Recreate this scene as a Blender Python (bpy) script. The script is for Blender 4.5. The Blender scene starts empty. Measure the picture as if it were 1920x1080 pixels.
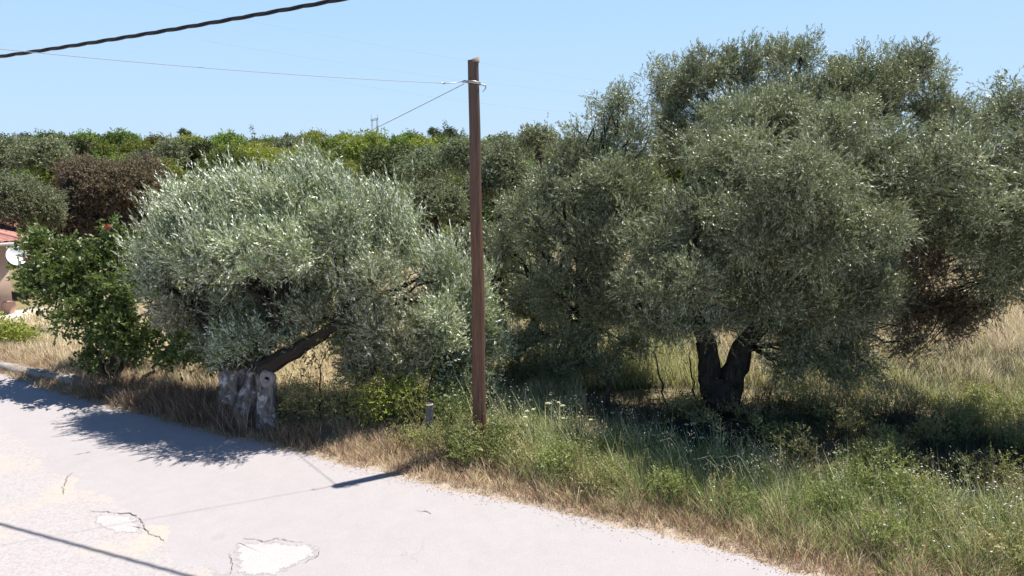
import bpy, math, random
import numpy as np
from mathutils import Vector, noise as mnoise

# ------------------------------------------------------------------ camera, sky, sun, exposure
S = bpy.context.scene
COL = S.collection
F = 1370.0                      # focal length in photo pixels (1920 wide)
PITCH = math.radians(9.93)
CH = 5.0
cam_d = bpy.data.cameras.new('camera'); cam = bpy.data.objects.new('camera', cam_d); COL.objects.link(cam)
cam_d.sensor_width = 36; cam_d.lens = 36*F/1920; cam_d.clip_end = 8000; cam_d.clip_start = 0.1
cam.location = (0, 0, CH); cam.rotation_euler = (math.radians(90)-PITCH, 0, 0)
S.camera = cam
SUN_V = Vector((2.1, 1.25, 6.5)).normalized()
SUN_EL = math.asin(SUN_V.z); SUN_AZ = math.atan2(SUN_V.x, SUN_V.y)
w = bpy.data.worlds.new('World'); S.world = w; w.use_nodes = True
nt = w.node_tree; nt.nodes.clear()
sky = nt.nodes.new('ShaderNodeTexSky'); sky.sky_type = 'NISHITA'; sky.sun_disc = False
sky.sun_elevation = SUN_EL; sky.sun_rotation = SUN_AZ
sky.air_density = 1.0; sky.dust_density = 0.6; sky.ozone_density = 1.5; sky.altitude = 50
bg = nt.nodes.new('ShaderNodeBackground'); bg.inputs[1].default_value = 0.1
wo = nt.nodes.new('ShaderNodeOutputWorld'); 
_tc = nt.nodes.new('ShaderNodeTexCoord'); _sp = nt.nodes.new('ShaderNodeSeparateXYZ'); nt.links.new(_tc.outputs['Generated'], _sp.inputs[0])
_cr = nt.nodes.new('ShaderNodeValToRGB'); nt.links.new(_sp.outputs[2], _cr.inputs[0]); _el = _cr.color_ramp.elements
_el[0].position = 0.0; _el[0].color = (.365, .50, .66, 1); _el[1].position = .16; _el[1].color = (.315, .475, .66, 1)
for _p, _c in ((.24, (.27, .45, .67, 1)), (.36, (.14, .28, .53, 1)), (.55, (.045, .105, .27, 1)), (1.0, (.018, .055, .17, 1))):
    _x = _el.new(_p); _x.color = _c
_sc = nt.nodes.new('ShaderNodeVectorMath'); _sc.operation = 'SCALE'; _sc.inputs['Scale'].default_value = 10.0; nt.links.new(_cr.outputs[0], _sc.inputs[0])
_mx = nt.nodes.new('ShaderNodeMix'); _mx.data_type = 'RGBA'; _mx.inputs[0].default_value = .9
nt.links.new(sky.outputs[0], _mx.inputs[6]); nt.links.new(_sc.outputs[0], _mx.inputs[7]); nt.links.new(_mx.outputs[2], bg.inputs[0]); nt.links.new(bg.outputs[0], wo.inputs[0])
sd = bpy.data.lights.new('sun', 'SUN'); sd.energy = 5.0; sd.angle = math.radians(0.53); sd.color = (1.0, 0.95, 0.88)
so = bpy.data.objects.new('sun', sd); COL.objects.link(so)
so.rotation_euler = SUN_V.to_track_quat('Z', 'Y').to_euler()
S.view_settings.view_transform = 'Standard'; S.view_settings.look = 'None'
S.view_settings.exposure = 0.66; S.view_settings.gamma = 1.0
S.render.engine = 'CYCLES'
S.cycles.max_bounces = 6; S.cycles.diffuse_bounces = 3; S.cycles.glossy_bounces = 2; S.cycles.transmission_bounces = 3

rng = np.random.default_rng(7)
random.seed(7)
cp, sp = math.cos(PITCH), math.sin(PITCH)

def ray(px, py):
    u = (px-960)/F; v = (540-py)/F
    return u, cp+v*sp, -sp+v*cp
def G(px, py, z=0.0):            # ground point seen at a photo pixel
    x, y, zz = ray(px, py); t = (z-CH)/zz
    return np.array([x*t, y*t, z])
def P(px, py, D):                # point at forward distance D metres
    x, y, zz = ray(px, py); t = D/y
    return np.array([x*t, D, CH+zz*t])
def mpp(D): return D/F           # metres per photo pixel at distance D

def sst(t):
    t = np.clip(t, 0, 1); return t*t*(3-2*t)
_ph = np.random.default_rng(3).uniform(0, 6.28, (12, 3))
_dr = np.random.default_rng(4).uniform(0, 6.28, 12)
def n2(x, y, scale, seed=0):     # smooth noise in about -1..1
    r = 0
    for i in range(5):
        k = (i+seed) % 12; f = (0.7+0.45*i)*6.28/scale
        r = r + np.sin((x*math.cos(_dr[k])+y*math.sin(_dr[k]))*f+_ph[k, 0]+seed*1.7+1.3*np.sin((y*math.cos(_dr[k])-x*math.sin(_dr[k]))*f*.6+_ph[k, 1]))
    return r/5*1.35
def zt(x, y):
    x = np.asarray(x, float); y = np.asarray(y, float)
    dip = -0.75*sst((y-17.5)/9)*sst((-x-3)/9)*(1-sst((y-45)/40))
    hill = -2.6*sst((y-34)/26)*(1-sst((y-70)/70)) + 5.0*sst((y-75)/160) + 2.0*n2(x, y, 110, 2)*sst((y-70)/80)
    wav = 0.05*n2(x, y, 4.5, 5)*sst((y-9-0.0*x)/5)*sst((edge_d(x, y)-.3)/2)
    return dip+hill+wav

# road edge (verge side) in photo pixels -> ground
EDGE_PX = [(0, 703), (60, 724), (120, 745), (185, 760), (320, 796), (430, 824), (475, 832), (565, 852), (635, 871), (735, 895), (850, 923), (948, 940), (1086, 974), (1219, 1000), (1325, 1026), (1431, 1059), (1484, 1078)]
EDGE = [G(*p)[:2] for p in EDGE_PX]
_a = EDGE[0]; EDGE = [_a+np.array([-60, 26.]), _a+np.array([-20, 9.5]), _a+np.array([-6, 3.0])]+EDGE
_b = EDGE[-1]; EDGE = EDGE+[_b+np.array([1.2, -.62]), _b+np.array([4, -1.8]), _b+np.array([12, -4.5]), _b+np.array([50, -17])]
EDGE = np.array(EDGE)
def edge_d(x, y):                # signed distance to the road edge, positive on the verge side
    ye = np.interp(x, EDGE[:, 0], EDGE[:, 1])
    return (np.asarray(y)-ye)*0.9

# ------------------------------------------------------------------ object helpers
def tag(o, label=None, cat=None, group=None, kind=None):
    if label: o['label'] = label
    if cat: o['category'] = cat
    if group: o['group'] = group
    if kind: o['kind'] = kind
    return o
def empty(name, loc, label, cat, group=None):
    o = bpy.data.objects.new(name, None); COL.objects.link(o); o.location = loc; o.empty_display_size = .2
    return tag(o, label, cat, group)
def np_mesh(name, V, faces_idx, sizes, mat, parent=None, attrs=None, smooth=False, origin=None):
    """V (n,3); faces_idx flat loop vertex indices; sizes per-face int or array"""
    me = bpy.data.meshes.new(name)
    V = np.asarray(V, np.float32)
    if origin is not None: V = V-np.asarray(origin, np.float32)
    nl = len(faces_idx)
    if np.isscalar(sizes): nf = nl//sizes; starts = np.arange(nf, dtype=np.int32)*sizes
    else:
        sizes = np.asarray(sizes); nf = len(sizes); starts = np.concatenate([[0], np.cumsum(sizes)[:-1]]).astype(np.int32)
    me.vertices.add(len(V)); me.vertices.foreach_set('co', V.ravel())
    me.loops.add(nl); me.loops.foreach_set('vertex_index', np.asarray(faces_idx, np.int32))
    me.polygons.add(nf); me.polygons.foreach_set('loop_start', starts)
    me.update(calc_edges=True)
    if smooth: me.polygons.foreach_set('use_smooth', np.ones(nf, bool))
    for k, (dom, a) in (attrs or {}).items():
        a = np.asarray(a, np.float32)
        if a.ndim == 2:
            at = me.attributes.new(k, 'FLOAT_COLOR', dom); at.data.foreach_set('color', a.ravel())
        else:
            at = me.attributes.new(k, 'FLOAT', dom); at.data.foreach_set('value', a)
    if mat: me.materials.append(mat)
    o = bpy.data.objects.new(name, me); COL.objects.link(o)
    if parent: o.parent = parent
    elif origin is not None: o.location = origin
    return o
class MB:                        # mesh collector: tubes, boxes, polygons
    def __init__(s): s.V = []; s.Fi = []; s.Sz = []; s.n = 0
    def add(s, V, faces):
        V = np.asarray(V, float); s.V.append(V)
        for f in faces: s.Fi.extend([i+s.n for i in f]); s.Sz.append(len(f))
        s.n += len(V); return s
    def tube(s, pts, rad, m=8, cap=True, flute=None):
        pts = np.asarray(pts, float); k = len(pts); rad = np.broadcast_to(np.asarray(rad, float), (k,))
        t = np.gradient(pts, axis=0); t /= np.linalg.norm(t, axis=1)[:, None]+1e-9
        ref = np.array([0.31, 0.95, 0.02]) if abs(t[:, 2]).mean() > .6 else np.array([0, 0, 1.])
        a = np.cross(t, ref); a /= np.linalg.norm(a, axis=1)[:, None]+1e-9; b = np.cross(t, a)
        th = np.arange(m)*2*math.pi/m
        R = rad[:, None]*np.ones((1, m))
        if flute is not None: R = R*flute(np.linspace(0, 1, k)[:, None], th[None, :])
        V = pts[:, None, :]+R[:, :, None]*(np.cos(th)[None, :, None]*a[:, None, :]+np.sin(th)[None, :, None]*b[:, None, :])
        base = s.n; V = V.reshape(-1, 3)
        i = np.arange(k-1)[:, None]*m; j = np.arange(m)[None, :]; j2 = (j+1) % m
        q = np.stack([i+j, i+j2, i+m+j2, i+m+j], -1).reshape(-1)+base
        s.V.append(V); s.Fi.extend(q.tolist()); s.Sz.extend([4]*((k-1)*m)); s.n += len(V)
        if cap:
            s.Fi.extend([base+x for x in range(m)]); s.Sz.append(m)
            s.Fi.extend([base+(k-1)*m+x for x in range(m-1, -1, -1)]); s.Sz.append(m)
        return s
    def box(s, lo, hi):
        x0, y0, z0 = lo; x1, y1, z1 = hi
        return s.add([(x0, y0, z0), (x1, y0, z0), (x1, y1, z0), (x0, y1, z0), (x0, y0, z1), (x1, y0, z1), (x1, y1, z1), (x0, y1, z1)],
                     [(0, 3, 2, 1), (4, 5, 6, 7), (0, 1, 5, 4), (1, 2, 6, 5), (2, 3, 7, 6), (3, 0, 4, 7)])
    def build(s, name, mat, parent=None, smooth=False, origin=None):
        return np_mesh(name, np.concatenate(s.V), s.Fi, np.array(s.Sz), mat, parent, smooth=smooth, origin=origin)
def local(o_empty, mb): mb.V = [v-np.array(o_empty.location) for v in mb.V]; return mb

# ------------------------------------------------------------------ materials
def mat_base(name):
    m = bpy.data.materials.new(name); m.use_nodes = True; t = m.node_tree; t.nodes.clear()
    return m, t, t.nodes, t.links
def nd(t, typ, **kw):
    n = t.nodes.new(typ)
    for k, v in kw.items(): setattr(n, k, v)
    return n
def ramp(t, src, stops):
    r = t.nodes.new('ShaderNodeValToRGB'); e = r.color_ramp.elements
    e[0].position, e[0].color = stops[0][0], (*stops[0][1], 1); e[1].position, e[1].color = stops[1][0], (*stops[1][1], 1)
    for p, c in stops[2:]:
        x = e.new(p); x.color = (*c, 1)
    t.links.new(src, r.inputs[0]); return r.outputs[0]
def mixc(t, f, a, b, mode='MIX'):
    n = nd(t, 'ShaderNodeMix', data_type='RGBA', blend_type=mode)
    for s, v in ((0, f), (6, a), (7, b)):
        if hasattr(v, 'links'): t.links.new(v, n.inputs[s])
        elif s == 0: n.inputs[0].default_value = v
        else: n.inputs[s].default_value = (*v, 1)
    return n.outputs[2]
def math_n(t, op, a, b=0.0, c=None):
    n = nd(t, 'ShaderNodeMath', operation=op)
    for i, v in enumerate((a, b) if c is None else (a, b, c)):
        if hasattr(v, 'links'): t.links.new(v, n.inputs[i])
        else: n.inputs[i].default_value = v
    return n.outputs[0]
def noise_n(t, scale, detail=4, rough=.55, coord='Object', dist=0.0, vec=None):
    n = nd(t, 'ShaderNodeTexNoise'); n.inputs['Scale'].default_value = scale; n.inputs['Detail'].default_value = detail
    n.inputs['Roughness'].default_value = rough; n.inputs['Distortion'].default_value = dist
    if vec is None:
        tc = nd(t, 'ShaderNodeTexCoord'); vec = tc.outputs[coord]
    t.links.new(vec, n.inputs['Vector']); return n.outputs[0]
def finish(t, color, rough=.8, bump=None, bstr=.3, bdist=.02, spec=.3, metallic=0.0):
    p = nd(t, 'ShaderNodeBsdfPrincipled'); o = nd(t, 'ShaderNodeOutputMaterial')
    if hasattr(color, 'links'): t.links.new(color, p.inputs['Base Color'])
    else: p.inputs['Base Color'].default_value = (*color, 1)
    if hasattr(rough, 'links'): t.links.new(rough, p.inputs['Roughness'])
    else: p.inputs['Roughness'].default_value = rough
    p.inputs['Specular IOR Level'].default_value = spec; p.inputs['Metallic'].default_value = metallic
    if bump is not None:
        b = nd(t, 'ShaderNodeBump'); b.inputs['Strength'].default_value = bstr; b.inputs['Distance'].default_value = bdist
        t.links.new(bump, b.inputs['Height']); t.links.new(b.outputs[0], p.inputs['Normal'])
    t.links.new(p.outputs[0], o.inputs[0]); return p
def leaf_mat(name, top, under, dry=(.17, .11, .06), transl=.22, rough=.42, spec=.5, var=.75, objvar=0.0):
    m, t, N, L = mat_base(name)
    a = nd(t, 'ShaderNodeAttribute', attribute_name='tint'); d = nd(t, 'ShaderNodeAttribute', attribute_name='dry')
    g = nd(t, 'ShaderNodeNewGeometry')
    c = mixc(t, g.outputs['Backfacing'], top, under)
    c = mixc(t, d.outputs['Fac'], c, dry)
    f = math_n(t, 'MULTIPLY_ADD', a.outputs['Fac'], var*1.6, 1-var*.8)
    if objvar:
        oi = nd(t, 'ShaderNodeObjectInfo')
        h = nd(t, 'ShaderNodeHueSaturation'); L.new(c, h.inputs['Color'])
        L.new(math_n(t, 'MULTIPLY_ADD', oi.outputs['Random'], .07*objvar, .5-.035*objvar), h.inputs['Hue'])
        L.new(math_n(t, 'MULTIPLY_ADD', math_n(t, 'FRACT', math_n(t, 'MULTIPLY', oi.outputs['Random'], 7.31)), .8*objvar, 1-.4*objvar), h.inputs['Value'])
        c = h.outputs[0]
    c = mixc(t, 1.0, c, (1, 1, 1), 'MULTIPLY')
    vm = nd(t, 'ShaderNodeVectorMath', operation='SCALE'); L.new(c, vm.inputs[0]); L.new(f, vm.inputs['Scale'])
    p = nd(t, 'ShaderNodeBsdfPrincipled'); p.inputs['Roughness'].default_value = rough; p.inputs['Specular IOR Level'].default_value = spec
    L.new(vm.outputs[0], p.inputs['Base Color'])
    tr = nd(t, 'ShaderNodeBsdfTranslucent'); L.new(mixc(t, 1.0, vm.outputs[0], (1.15, 1.3, .6), 'MULTIPLY'), tr.inputs[0])
    mx = nd(t, 'ShaderNodeMixShader'); mx.inputs[0].default_value = transl; L.new(p.outputs[0], mx.inputs[1]); L.new(tr.outputs[0], mx.inputs[2])
    o = nd(t, 'ShaderNodeOutputMaterial'); L.new(mx.outputs[0], o.inputs[0]); return m
def blade_mat(name, transl=.3):
    m, t, N, L = mat_base(name)
    a = nd(t, 'ShaderNodeAttribute', attribute_name='col')
    p = nd(t, 'ShaderNodeBsdfPrincipled'); p.inputs['Roughness'].default_value = .55; p.inputs['Specular IOR Level'].default_value = .35
    L.new(a.outputs['Color'], p.inputs['Base Color'])
    tr = nd(t, 'ShaderNodeBsdfTranslucent'); L.new(a.outputs['Color'], tr.inputs[0])
    ge = nd(t, 'ShaderNodeNewGeometry'); va = nd(t, 'ShaderNodeVectorMath', operation='MULTIPLY_ADD'); L.new(ge.outputs['Normal'], va.inputs[0]); va.inputs[1].default_value = (.75, .75, .75); va.inputs[2].default_value = (.1, -.05, .6)
    vn = nd(t, 'ShaderNodeVectorMath', operation='NORMALIZE'); L.new(va.outputs[0], vn.inputs[0]); L.new(vn.outputs[0], p.inputs['Normal'])
    mx = nd(t, 'ShaderNodeMixShader'); mx.inputs[0].default_value = transl; L.new(p.outputs[0], mx.inputs[1]); L.new(tr.outputs[0], mx.inputs[2])
    o = nd(t, 'ShaderNodeOutputMaterial'); L.new(mx.outputs[0], o.inputs[0]); return m
def simple(name, c, rough=.7, spec=.3, metallic=0.0, nscale=None, namp=.3, bump=.2):
    m, t, N, L = mat_base(name)
    if nscale:
        n = noise_n(t, nscale, 5)
        cc = ramp(t, n, [(.3, tuple(x*(1-namp) for x in c)), (.7, tuple(min(1, x*(1+namp)) for x in c))])
        finish(t, cc, rough, n, bump, .01, spec, metallic)
    else: finish(t, c, rough, None, 0, 0, spec, metallic)
    return m

M = {}
M['olive_silver'] = leaf_mat('silver_olive_leaf', (.20, .24, .085), (.70, .73, .60), transl=.1, rough=.36, spec=.8)
M['olive'] = leaf_mat('olive_leaf', (.15, .17, .072), (.42, .43, .32), dry=(.17, .11, .07), transl=.1, rough=.42, spec=.65)
M['olive_far'] = leaf_mat('distant_olive_leaf', (.175, .195, .105), (.3, .32, .22), transl=.12, rough=.5, spec=.3, objvar=.5)
M['oak'] = leaf_mat('green_tree_leaf', (.18, .215, .04), (.2, .235, .07), transl=.22, rough=.5, spec=.3, objvar=1.0)
M['lime'] = leaf_mat('yellow_green_leaf', (.28, .30, .05), (.29, .31, .09), transl=.25, rough=.5, spec=.3, objvar=.6)
M['dark'] = leaf_mat('dark_tree_leaf', (.075, .1, .03), (.1, .12, .05), transl=.12, rough=.5, spec=.3, objvar=.6)
M['russet'] = leaf_mat('russet_leaf', (.155, .115, .085), (.19, .145, .11), dry=(.25, .22, .07), transl=.15, rough=.6, spec=.2)
M['broad'] = leaf_mat('broad_green_leaf', (.095, .135, .032), (.16, .195, .065), transl=.22, rough=.45, spec=.5)
M['bramble'] = leaf_mat('weed_leaf', (.215, .25, .075), (.27, .29, .12), dry=(.38, .29, .16), transl=.25, rough=.5, spec=.4)
M['blade'] = blade_mat('grass_blade')
def bark(name, dark, light, patch=None, patch_amt=.0, scale=1.0):
    m, t, N, L = mat_base(name)
    tc = nd(t, 'ShaderNodeTexCoord'); mp = nd(t, 'ShaderNodeMapping'); mp.inputs['Scale'].default_value = (1, 1, .3)
    L.new(tc.outputs['Object'], mp.inputs[0])
    n = noise_n(t, 14*scale, 6, .65, vec=mp.outputs[0], dist=.6)
    c = ramp(t, n, [(.35, dark), (.68, light)])
    if patch:
        sep = nd(t, 'ShaderNodeSeparateXYZ'); L.new(tc.outputs['Object'], sep.inputs[0]); zk = ramp(t, math_n(t, 'ADD', math_n(t, 'MULTIPLY', sep.outputs[2], .72), math_n(t, 'MULTIPLY', n, .35)), [(.95, (0, 0, 0)), (1.0, (1, 1, 1))])
        n3 = noise_n(t, 3.2, 4, .6, dist=.8); k = ramp(t, n3, [(.52-patch_amt, (0, 0, 0)), (.58-patch_amt, (1, 1, 1))])
        c = mixc(t, k, c, patch); c = mixc(t, zk, c, (.05, .038, .03))
    finish(t, c, .9, n, .9, .03, .15); return m
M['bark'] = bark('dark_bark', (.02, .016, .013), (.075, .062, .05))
M['bark_pale'] = bark('pale_gnarled_bark', (.07, .06, .055), (.24, .22, .21), (.4, .385, .38), -.01)
M['scar'] = bark('saw_cut_wood', (.2, .175, .165), (.35, .325, .31), scale=1.5)
M['hole'] = simple('hollow', (.01, .01, .01), 1)

# ------------------------------------------------------------------ ground and road
def build_ground():
    xs = np.unique(np.concatenate([np.linspace(-4000, -150, 12), np.linspace(-150, -40, 23), np.linspace(-40, 30, 141), np.linspace(30, 150, 30), np.linspace(150, 4000, 12)]))
    ys = np.unique(np.concatenate([np.linspace(-3000, -30, 8), np.linspace(-30, 6, 19), np.linspace(6, 32, 89), np.linspace(32, 80, 60), np.linspace(80, 300, 60), np.linspace(300, 5000, 14)]))
    X, Y = np.meshgrid(xs, ys); Z = zt(X, Y)
    V = np.stack([X, Y, Z], -1).reshape(-1, 3); nx = len(xs); ny = len(ys)
    i = np.arange(ny-1)[:, None]*nx; j = np.arange(nx-1)[None, :]
    q = np.stack([i+j, i+j+1, i+nx+j+1, i+nx+j], -1).reshape(-1)
    m, t, N, L = mat_base('earth')
    a = noise_n(t, .35, 5, .6); b = noise_n(t, 3.5, 6, .7); c3 = noise_n(t, 40, 4, .7)
    near = ramp(t, b, [(.35, (.2, .15, .09)), (.5, (.36, .29, .18)), (.68, (.17, .16, .07))])
    far = ramp(t, a, [(.35, (.1, .12, .035)), (.55, (.26, .21, .1)), (.75, (.09, .11, .03))])
    c = mixc(t, .5, near, far)
    finish(t, mixc(t, .35, c, ramp(t, c3, [(.3, (.05, .04, .025)), (.7, (.4, .33, .22))])), .95, c3, .6, .03, .1)
    o = np_mesh('ground', V, q, 4, m, smooth=True); o['kind'] = 'structure'
build_ground()
def concrete(name, base, var, pinkish=0, gravel=.3, crack=True):
    m, t, N, L = mat_base(name)
    big = noise_n(t, .5, 4, .6); mid = noise_n(t, 3.5, 6, .7, dist=.3); fine = noise_n(t, 70, 3, .7); speck = noise_n(t, 26, 2, .5)
    c = ramp(t, big, [(.3, tuple(x*(1-var) for x in base)), (.7, tuple(min(.9, x*(1+var)) for x in base))])
    c = mixc(t, .3, c, ramp(t, mid, [(.3, tuple(x*.8 for x in base)), (.7, tuple(min(.95, x*1.15) for x in base))]))
    c = mixc(t, gravel, c, ramp(t, fine, [(.35, tuple(x*.55 for x in base)), (.65, tuple(min(.95, x*1.35) for x in base))]))
    k = ramp(t, speck, [(.7, (0, 0, 0)), (.74, (1, 1, 1))]); c = mixc(t, math_n(t, 'MULTIPLY', k, .3), c, (.25, .22, .2))
    if crack:
        v = nd(t, 'ShaderNodeTexVoronoi', feature='DISTANCE_TO_EDGE'); v.inputs['Scale'].default_value = .42
        tc = nd(t, 'ShaderNodeTexCoord'); nn = nd(t, 'ShaderNodeTexNoise'); nn.inputs['Scale'].default_value = 2.2; nn.inputs['Detail'].default_value = 5
        L.new(tc.outputs['Object'], nn.inputs['Vector'])
        va = nd(t, 'ShaderNodeVectorMath', operation='MULTIPLY_ADD'); L.new(nn.outputs['Color'], va.inputs[0]); va.inputs[1].default_value = (1.1, 1.1, 1.1); L.new(tc.outputs['Object'], va.inputs[2])
        L.new(va.outputs[0], v.inputs['Vector'])
        k2 = ramp(t, v.outputs['Distance'], [(.0, (1, 1, 1)), (.007, (0, 0, 0))])
        msk = ramp(t, noise_n(t, .45, 2), [(.5, (0, 0, 0)), (.62, (1, 1, 1))])
        c = mixc(t, math_n(t, 'MULTIPLY', math_n(t, 'MULTIPLY', k2, msk), .45), c, (.22, .2, .18))
    finish(t, c, .85, fine, .35, .006, .25); return m
def worn_road():
    m = concrete('pale_concrete', (.377, .350, .350), .05); t = m.node_tree; p = [n for n in t.nodes if n.type == 'BSDF_PRINCIPLED'][0]
    old = p.inputs['Base Color'].links[0].from_socket
    A, B = G(118, 880), G(440, 1110); d = (B-A)/np.linalg.norm(B-A); nx, ny = d[1], -d[0]
    tc = nd(t, 'ShaderNodeTexCoord'); sx = nd(t, 'ShaderNodeSeparateXYZ'); t.links.new(tc.outputs['Object'], sx.inputs[0])
    q = math_n(t, 'ADD', math_n(t, 'MULTIPLY', sx.outputs[0], nx), math_n(t, 'MULTIPLY', sx.outputs[1], ny)); c0 = nx*A[0]+ny*A[1]
    q = math_n(t, 'SUBTRACT', q, c0); sgn = -1.0 if nx*(G(0, 1079)[0])+ny*(G(0, 1079)[1])-c0 < 0 else 1.0
    q = math_n(t, 'MULTIPLY', q, sgn)
    q = math_n(t, 'ADD', q, math_n(t, 'MULTIPLY_ADD', noise_n(t, 1.1, 6, .65), 1.6, -.8))
    k = ramp(t, q, [(.0, (0, 0, 0)), (.05, (1, 1, 1))])
    g = noise_n(t, 30, 4, .8); c2 = ramp(t, g, [(.3, (.28, .25, .24)), (.5, (.39, .36, .355)), (.7, (.44, .415, .405))])
    yel = ramp(t, noise_n(t, .9, 3), [(.5, (0, 0, 0)), (.65, (1, 1, 1))]); c2 = mixc(t, math_n(t, 'MULTIPLY', yel, .35), c2, (.52, .43, .31))
    t.links.new(mixc(t, k, old, c2), p.inputs['Base Color']); return m
M['road'] = worn_road()
M['old_road'] = concrete('worn_concrete', (.44, .405, .385), .1, gravel=.5)
M['patch'] = concrete('broken_pale_rubble', (.43, .41, .4), .08, gravel=.35, crack=False)
M['shoulder'] = concrete('sandy_grit', (.4, .33, .26), .15, gravel=.5, crack=False)
def strip(name, e, w0, w1, z, mat, nacross=12, jit=.05, step=.12):
    """sheet between offsets w0 and w1 from the road edge curve (negative = onto the road)"""
    seg = np.concatenate([[0], np.cumsum(np.linalg.norm(np.diff(e, axis=0), axis=1))]); s = np.arange(0, seg[-1], step)
    s = s[(s > 0)]
    x = np.interp(s, seg, e[:, 0]); y = np.interp(s, seg, e[:, 1])
    tx = np.gradient(x); ty = np.gradient(y); 
    k = np.ones(15)/15
    tx = np.convolve(np.pad(tx, 7, 'edge'), k, 'valid'); ty = np.convolve(np.pad(ty, 7, 'edge'), k, 'valid')
    ln = np.hypot(tx, ty); nx_, ny_ = -ty/ln, tx/ln
    r = np.random.default_rng(5)
    j = jit*(n2(x, y, 1.1, 3)+.7*n2(x, y, .37, 6))+r.normal(0, jit*.15, len(x))
    V = []
    for a in range(nacross+1):
        f = a/nacross; wd = w0*(1-f)+w1*f; jj = j if a == nacross else 0
        V.append(np.stack([x+nx_*(wd+jj), y+ny_*(wd+jj), np.full_like(x, z)], -1))
    V = np.stack(V, 1); n = len(x); m = nacross+1; V = V.reshape(-1, 3)
    i = np.arange(n-1)[:, None]*m; jx = np.arange(nacross)[None, :]
    q = np.stack([i+jx, i+m+jx, i+m+jx+1, i+jx+1], -1).reshape(-1)
    o = np_mesh(name, V, q, 4, mat, smooth=True); o['kind'] = 'structure'; return o
strip('road_shoulder', EDGE, -.6, .38, .010, M['shoulder'], jit=.12)
strip('road', EDGE, -9.5, .0, .016, M['road'], nacross=16, jit=.07)

def fade_rim(m):
    t = m.node_tree; p = [n for n in t.nodes if n.type == 'BSDF_PRINCIPLED'][0]; o = [n for n in t.nodes if n.type == 'OUTPUT_MATERIAL'][0]
    a = nd(t, 'ShaderNodeAttribute', attribute_name='rim'); q = math_n(t, 'ADD', a.outputs['Fac'], math_n(t, 'MULTIPLY_ADD', noise_n(t, 9, 6, .75), .9, -.52))
    k = ramp(t, q, [(.0, (0, 0, 0)), (.14, (1, 1, 1))]); tr = nd(t, 'ShaderNodeBsdfTransparent'); mx = nd(t, 'ShaderNodeMixShader')
    t.links.new(k, mx.inputs[0]); t.links.new(tr.outputs[0], mx.inputs[1]); t.links.new(p.outputs[0], mx.inputs[2]); t.links.new(mx.outputs[0], o.inputs[0])
fade_rim(M['patch'])
def poly_px(name, pts, z, mat, rough=.02, seed=0, thick=0.0):
    r = random.Random(seed); P2 = []
    pts = [G(*p) for p in pts]
    for a, b in zip(pts, pts[1:]+pts[:1]):
        n = max(2, int(np.linalg.norm(b-a)/.05))
        for k in range(n):
            q = a+(b-a)*k/n; P2.append((q[0]+r.gauss(0, rough), q[1]+r.gauss(0, rough), z))
    P2 = P2[::-1]; c = np.mean(np.array(P2), 0); n = len(P2)   # fan around the middle
    return np_mesh(name, [tuple(c)]+P2, [x for i in range(n) for x in (0, 1+i, 1+(i+1) % n)], 3, mat, attrs={'rim': ('POINT', np.array([1.0]+[0.0]*n))})
o = poly_px('road_patch', [(435, 1018), (520, 1016), (545, 1022), (600, 1020), (606, 1040), (560, 1062), (520, 1085), (450, 1090), (432, 1050)], .0185, M['patch'], .015, 1); o['kind'] = 'structure'
o = poly_px('road_patch', [(178, 964), (228, 966), (258, 976), (272, 992), (268, 1002), (232, 1004), (196, 994), (176, 980)], .0185, M['patch'], .015, 2); o['kind'] = 'structure'
M['crackm'] = simple('crack_shadow', (.09, .08, .07), .95)
def crack(pts, wd, seed):
    r = random.Random(seed); c = []
    pts = [G(*p)[:2] for p in pts]
    for a, b in zip(pts, pts[1:]):
        n = max(2, int(np.linalg.norm(b-a)/.035))
        for k in range(n): q = a+(b-a)*k/n; c.append((q[0]+r.gauss(0, .012), q[1]+r.gauss(0, .012)))
    c = np.array(c); d = np.gradient(c, axis=0); d /= np.linalg.norm(d, axis=1)[:, None]+1e-9; nn = np.stack([-d[:, 1], d[:, 0]], -1)
    ww = np.array([wd*r.uniform(.15, 1.)*math.sin(math.pi*(i+.5)/len(c))**.4 for i in range(len(c))])[:, None]
    V = np.concatenate([np.c_[c+nn*ww, np.full(len(c), .026)], np.c_[c-nn*ww, np.full(len(c), .026)]]); n = len(c)
    q = [x for i in range(n-1) for x in (i, n+i, n+i+1, i+1)]
    o = np_mesh('road_crack', V, q, 4, M['crackm']); o['kind'] = 'structure'
crack([(166, 960), (200, 963), (228, 966), (245, 965), (262, 975), (272, 990), (276, 1001), (296, 1008), (308, 1016), (310, 1024)], .011, 1)
crack([(136, 888), (128, 896), (120, 918), (119, 930)], .007, 2)
crack([(455, 1013), (480, 1014), (500, 1018), (520, 1011), (545, 1018), (575, 1020)], .006, 3)
crack([(600, 1036), (590, 1050), (560, 1060)], .005, 4)
crack([(780, 958), (800, 962), (815, 968)], .008, 5)
crack([(430, 1040), (436, 1060), (430, 1085)], .006, 6)

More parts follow.
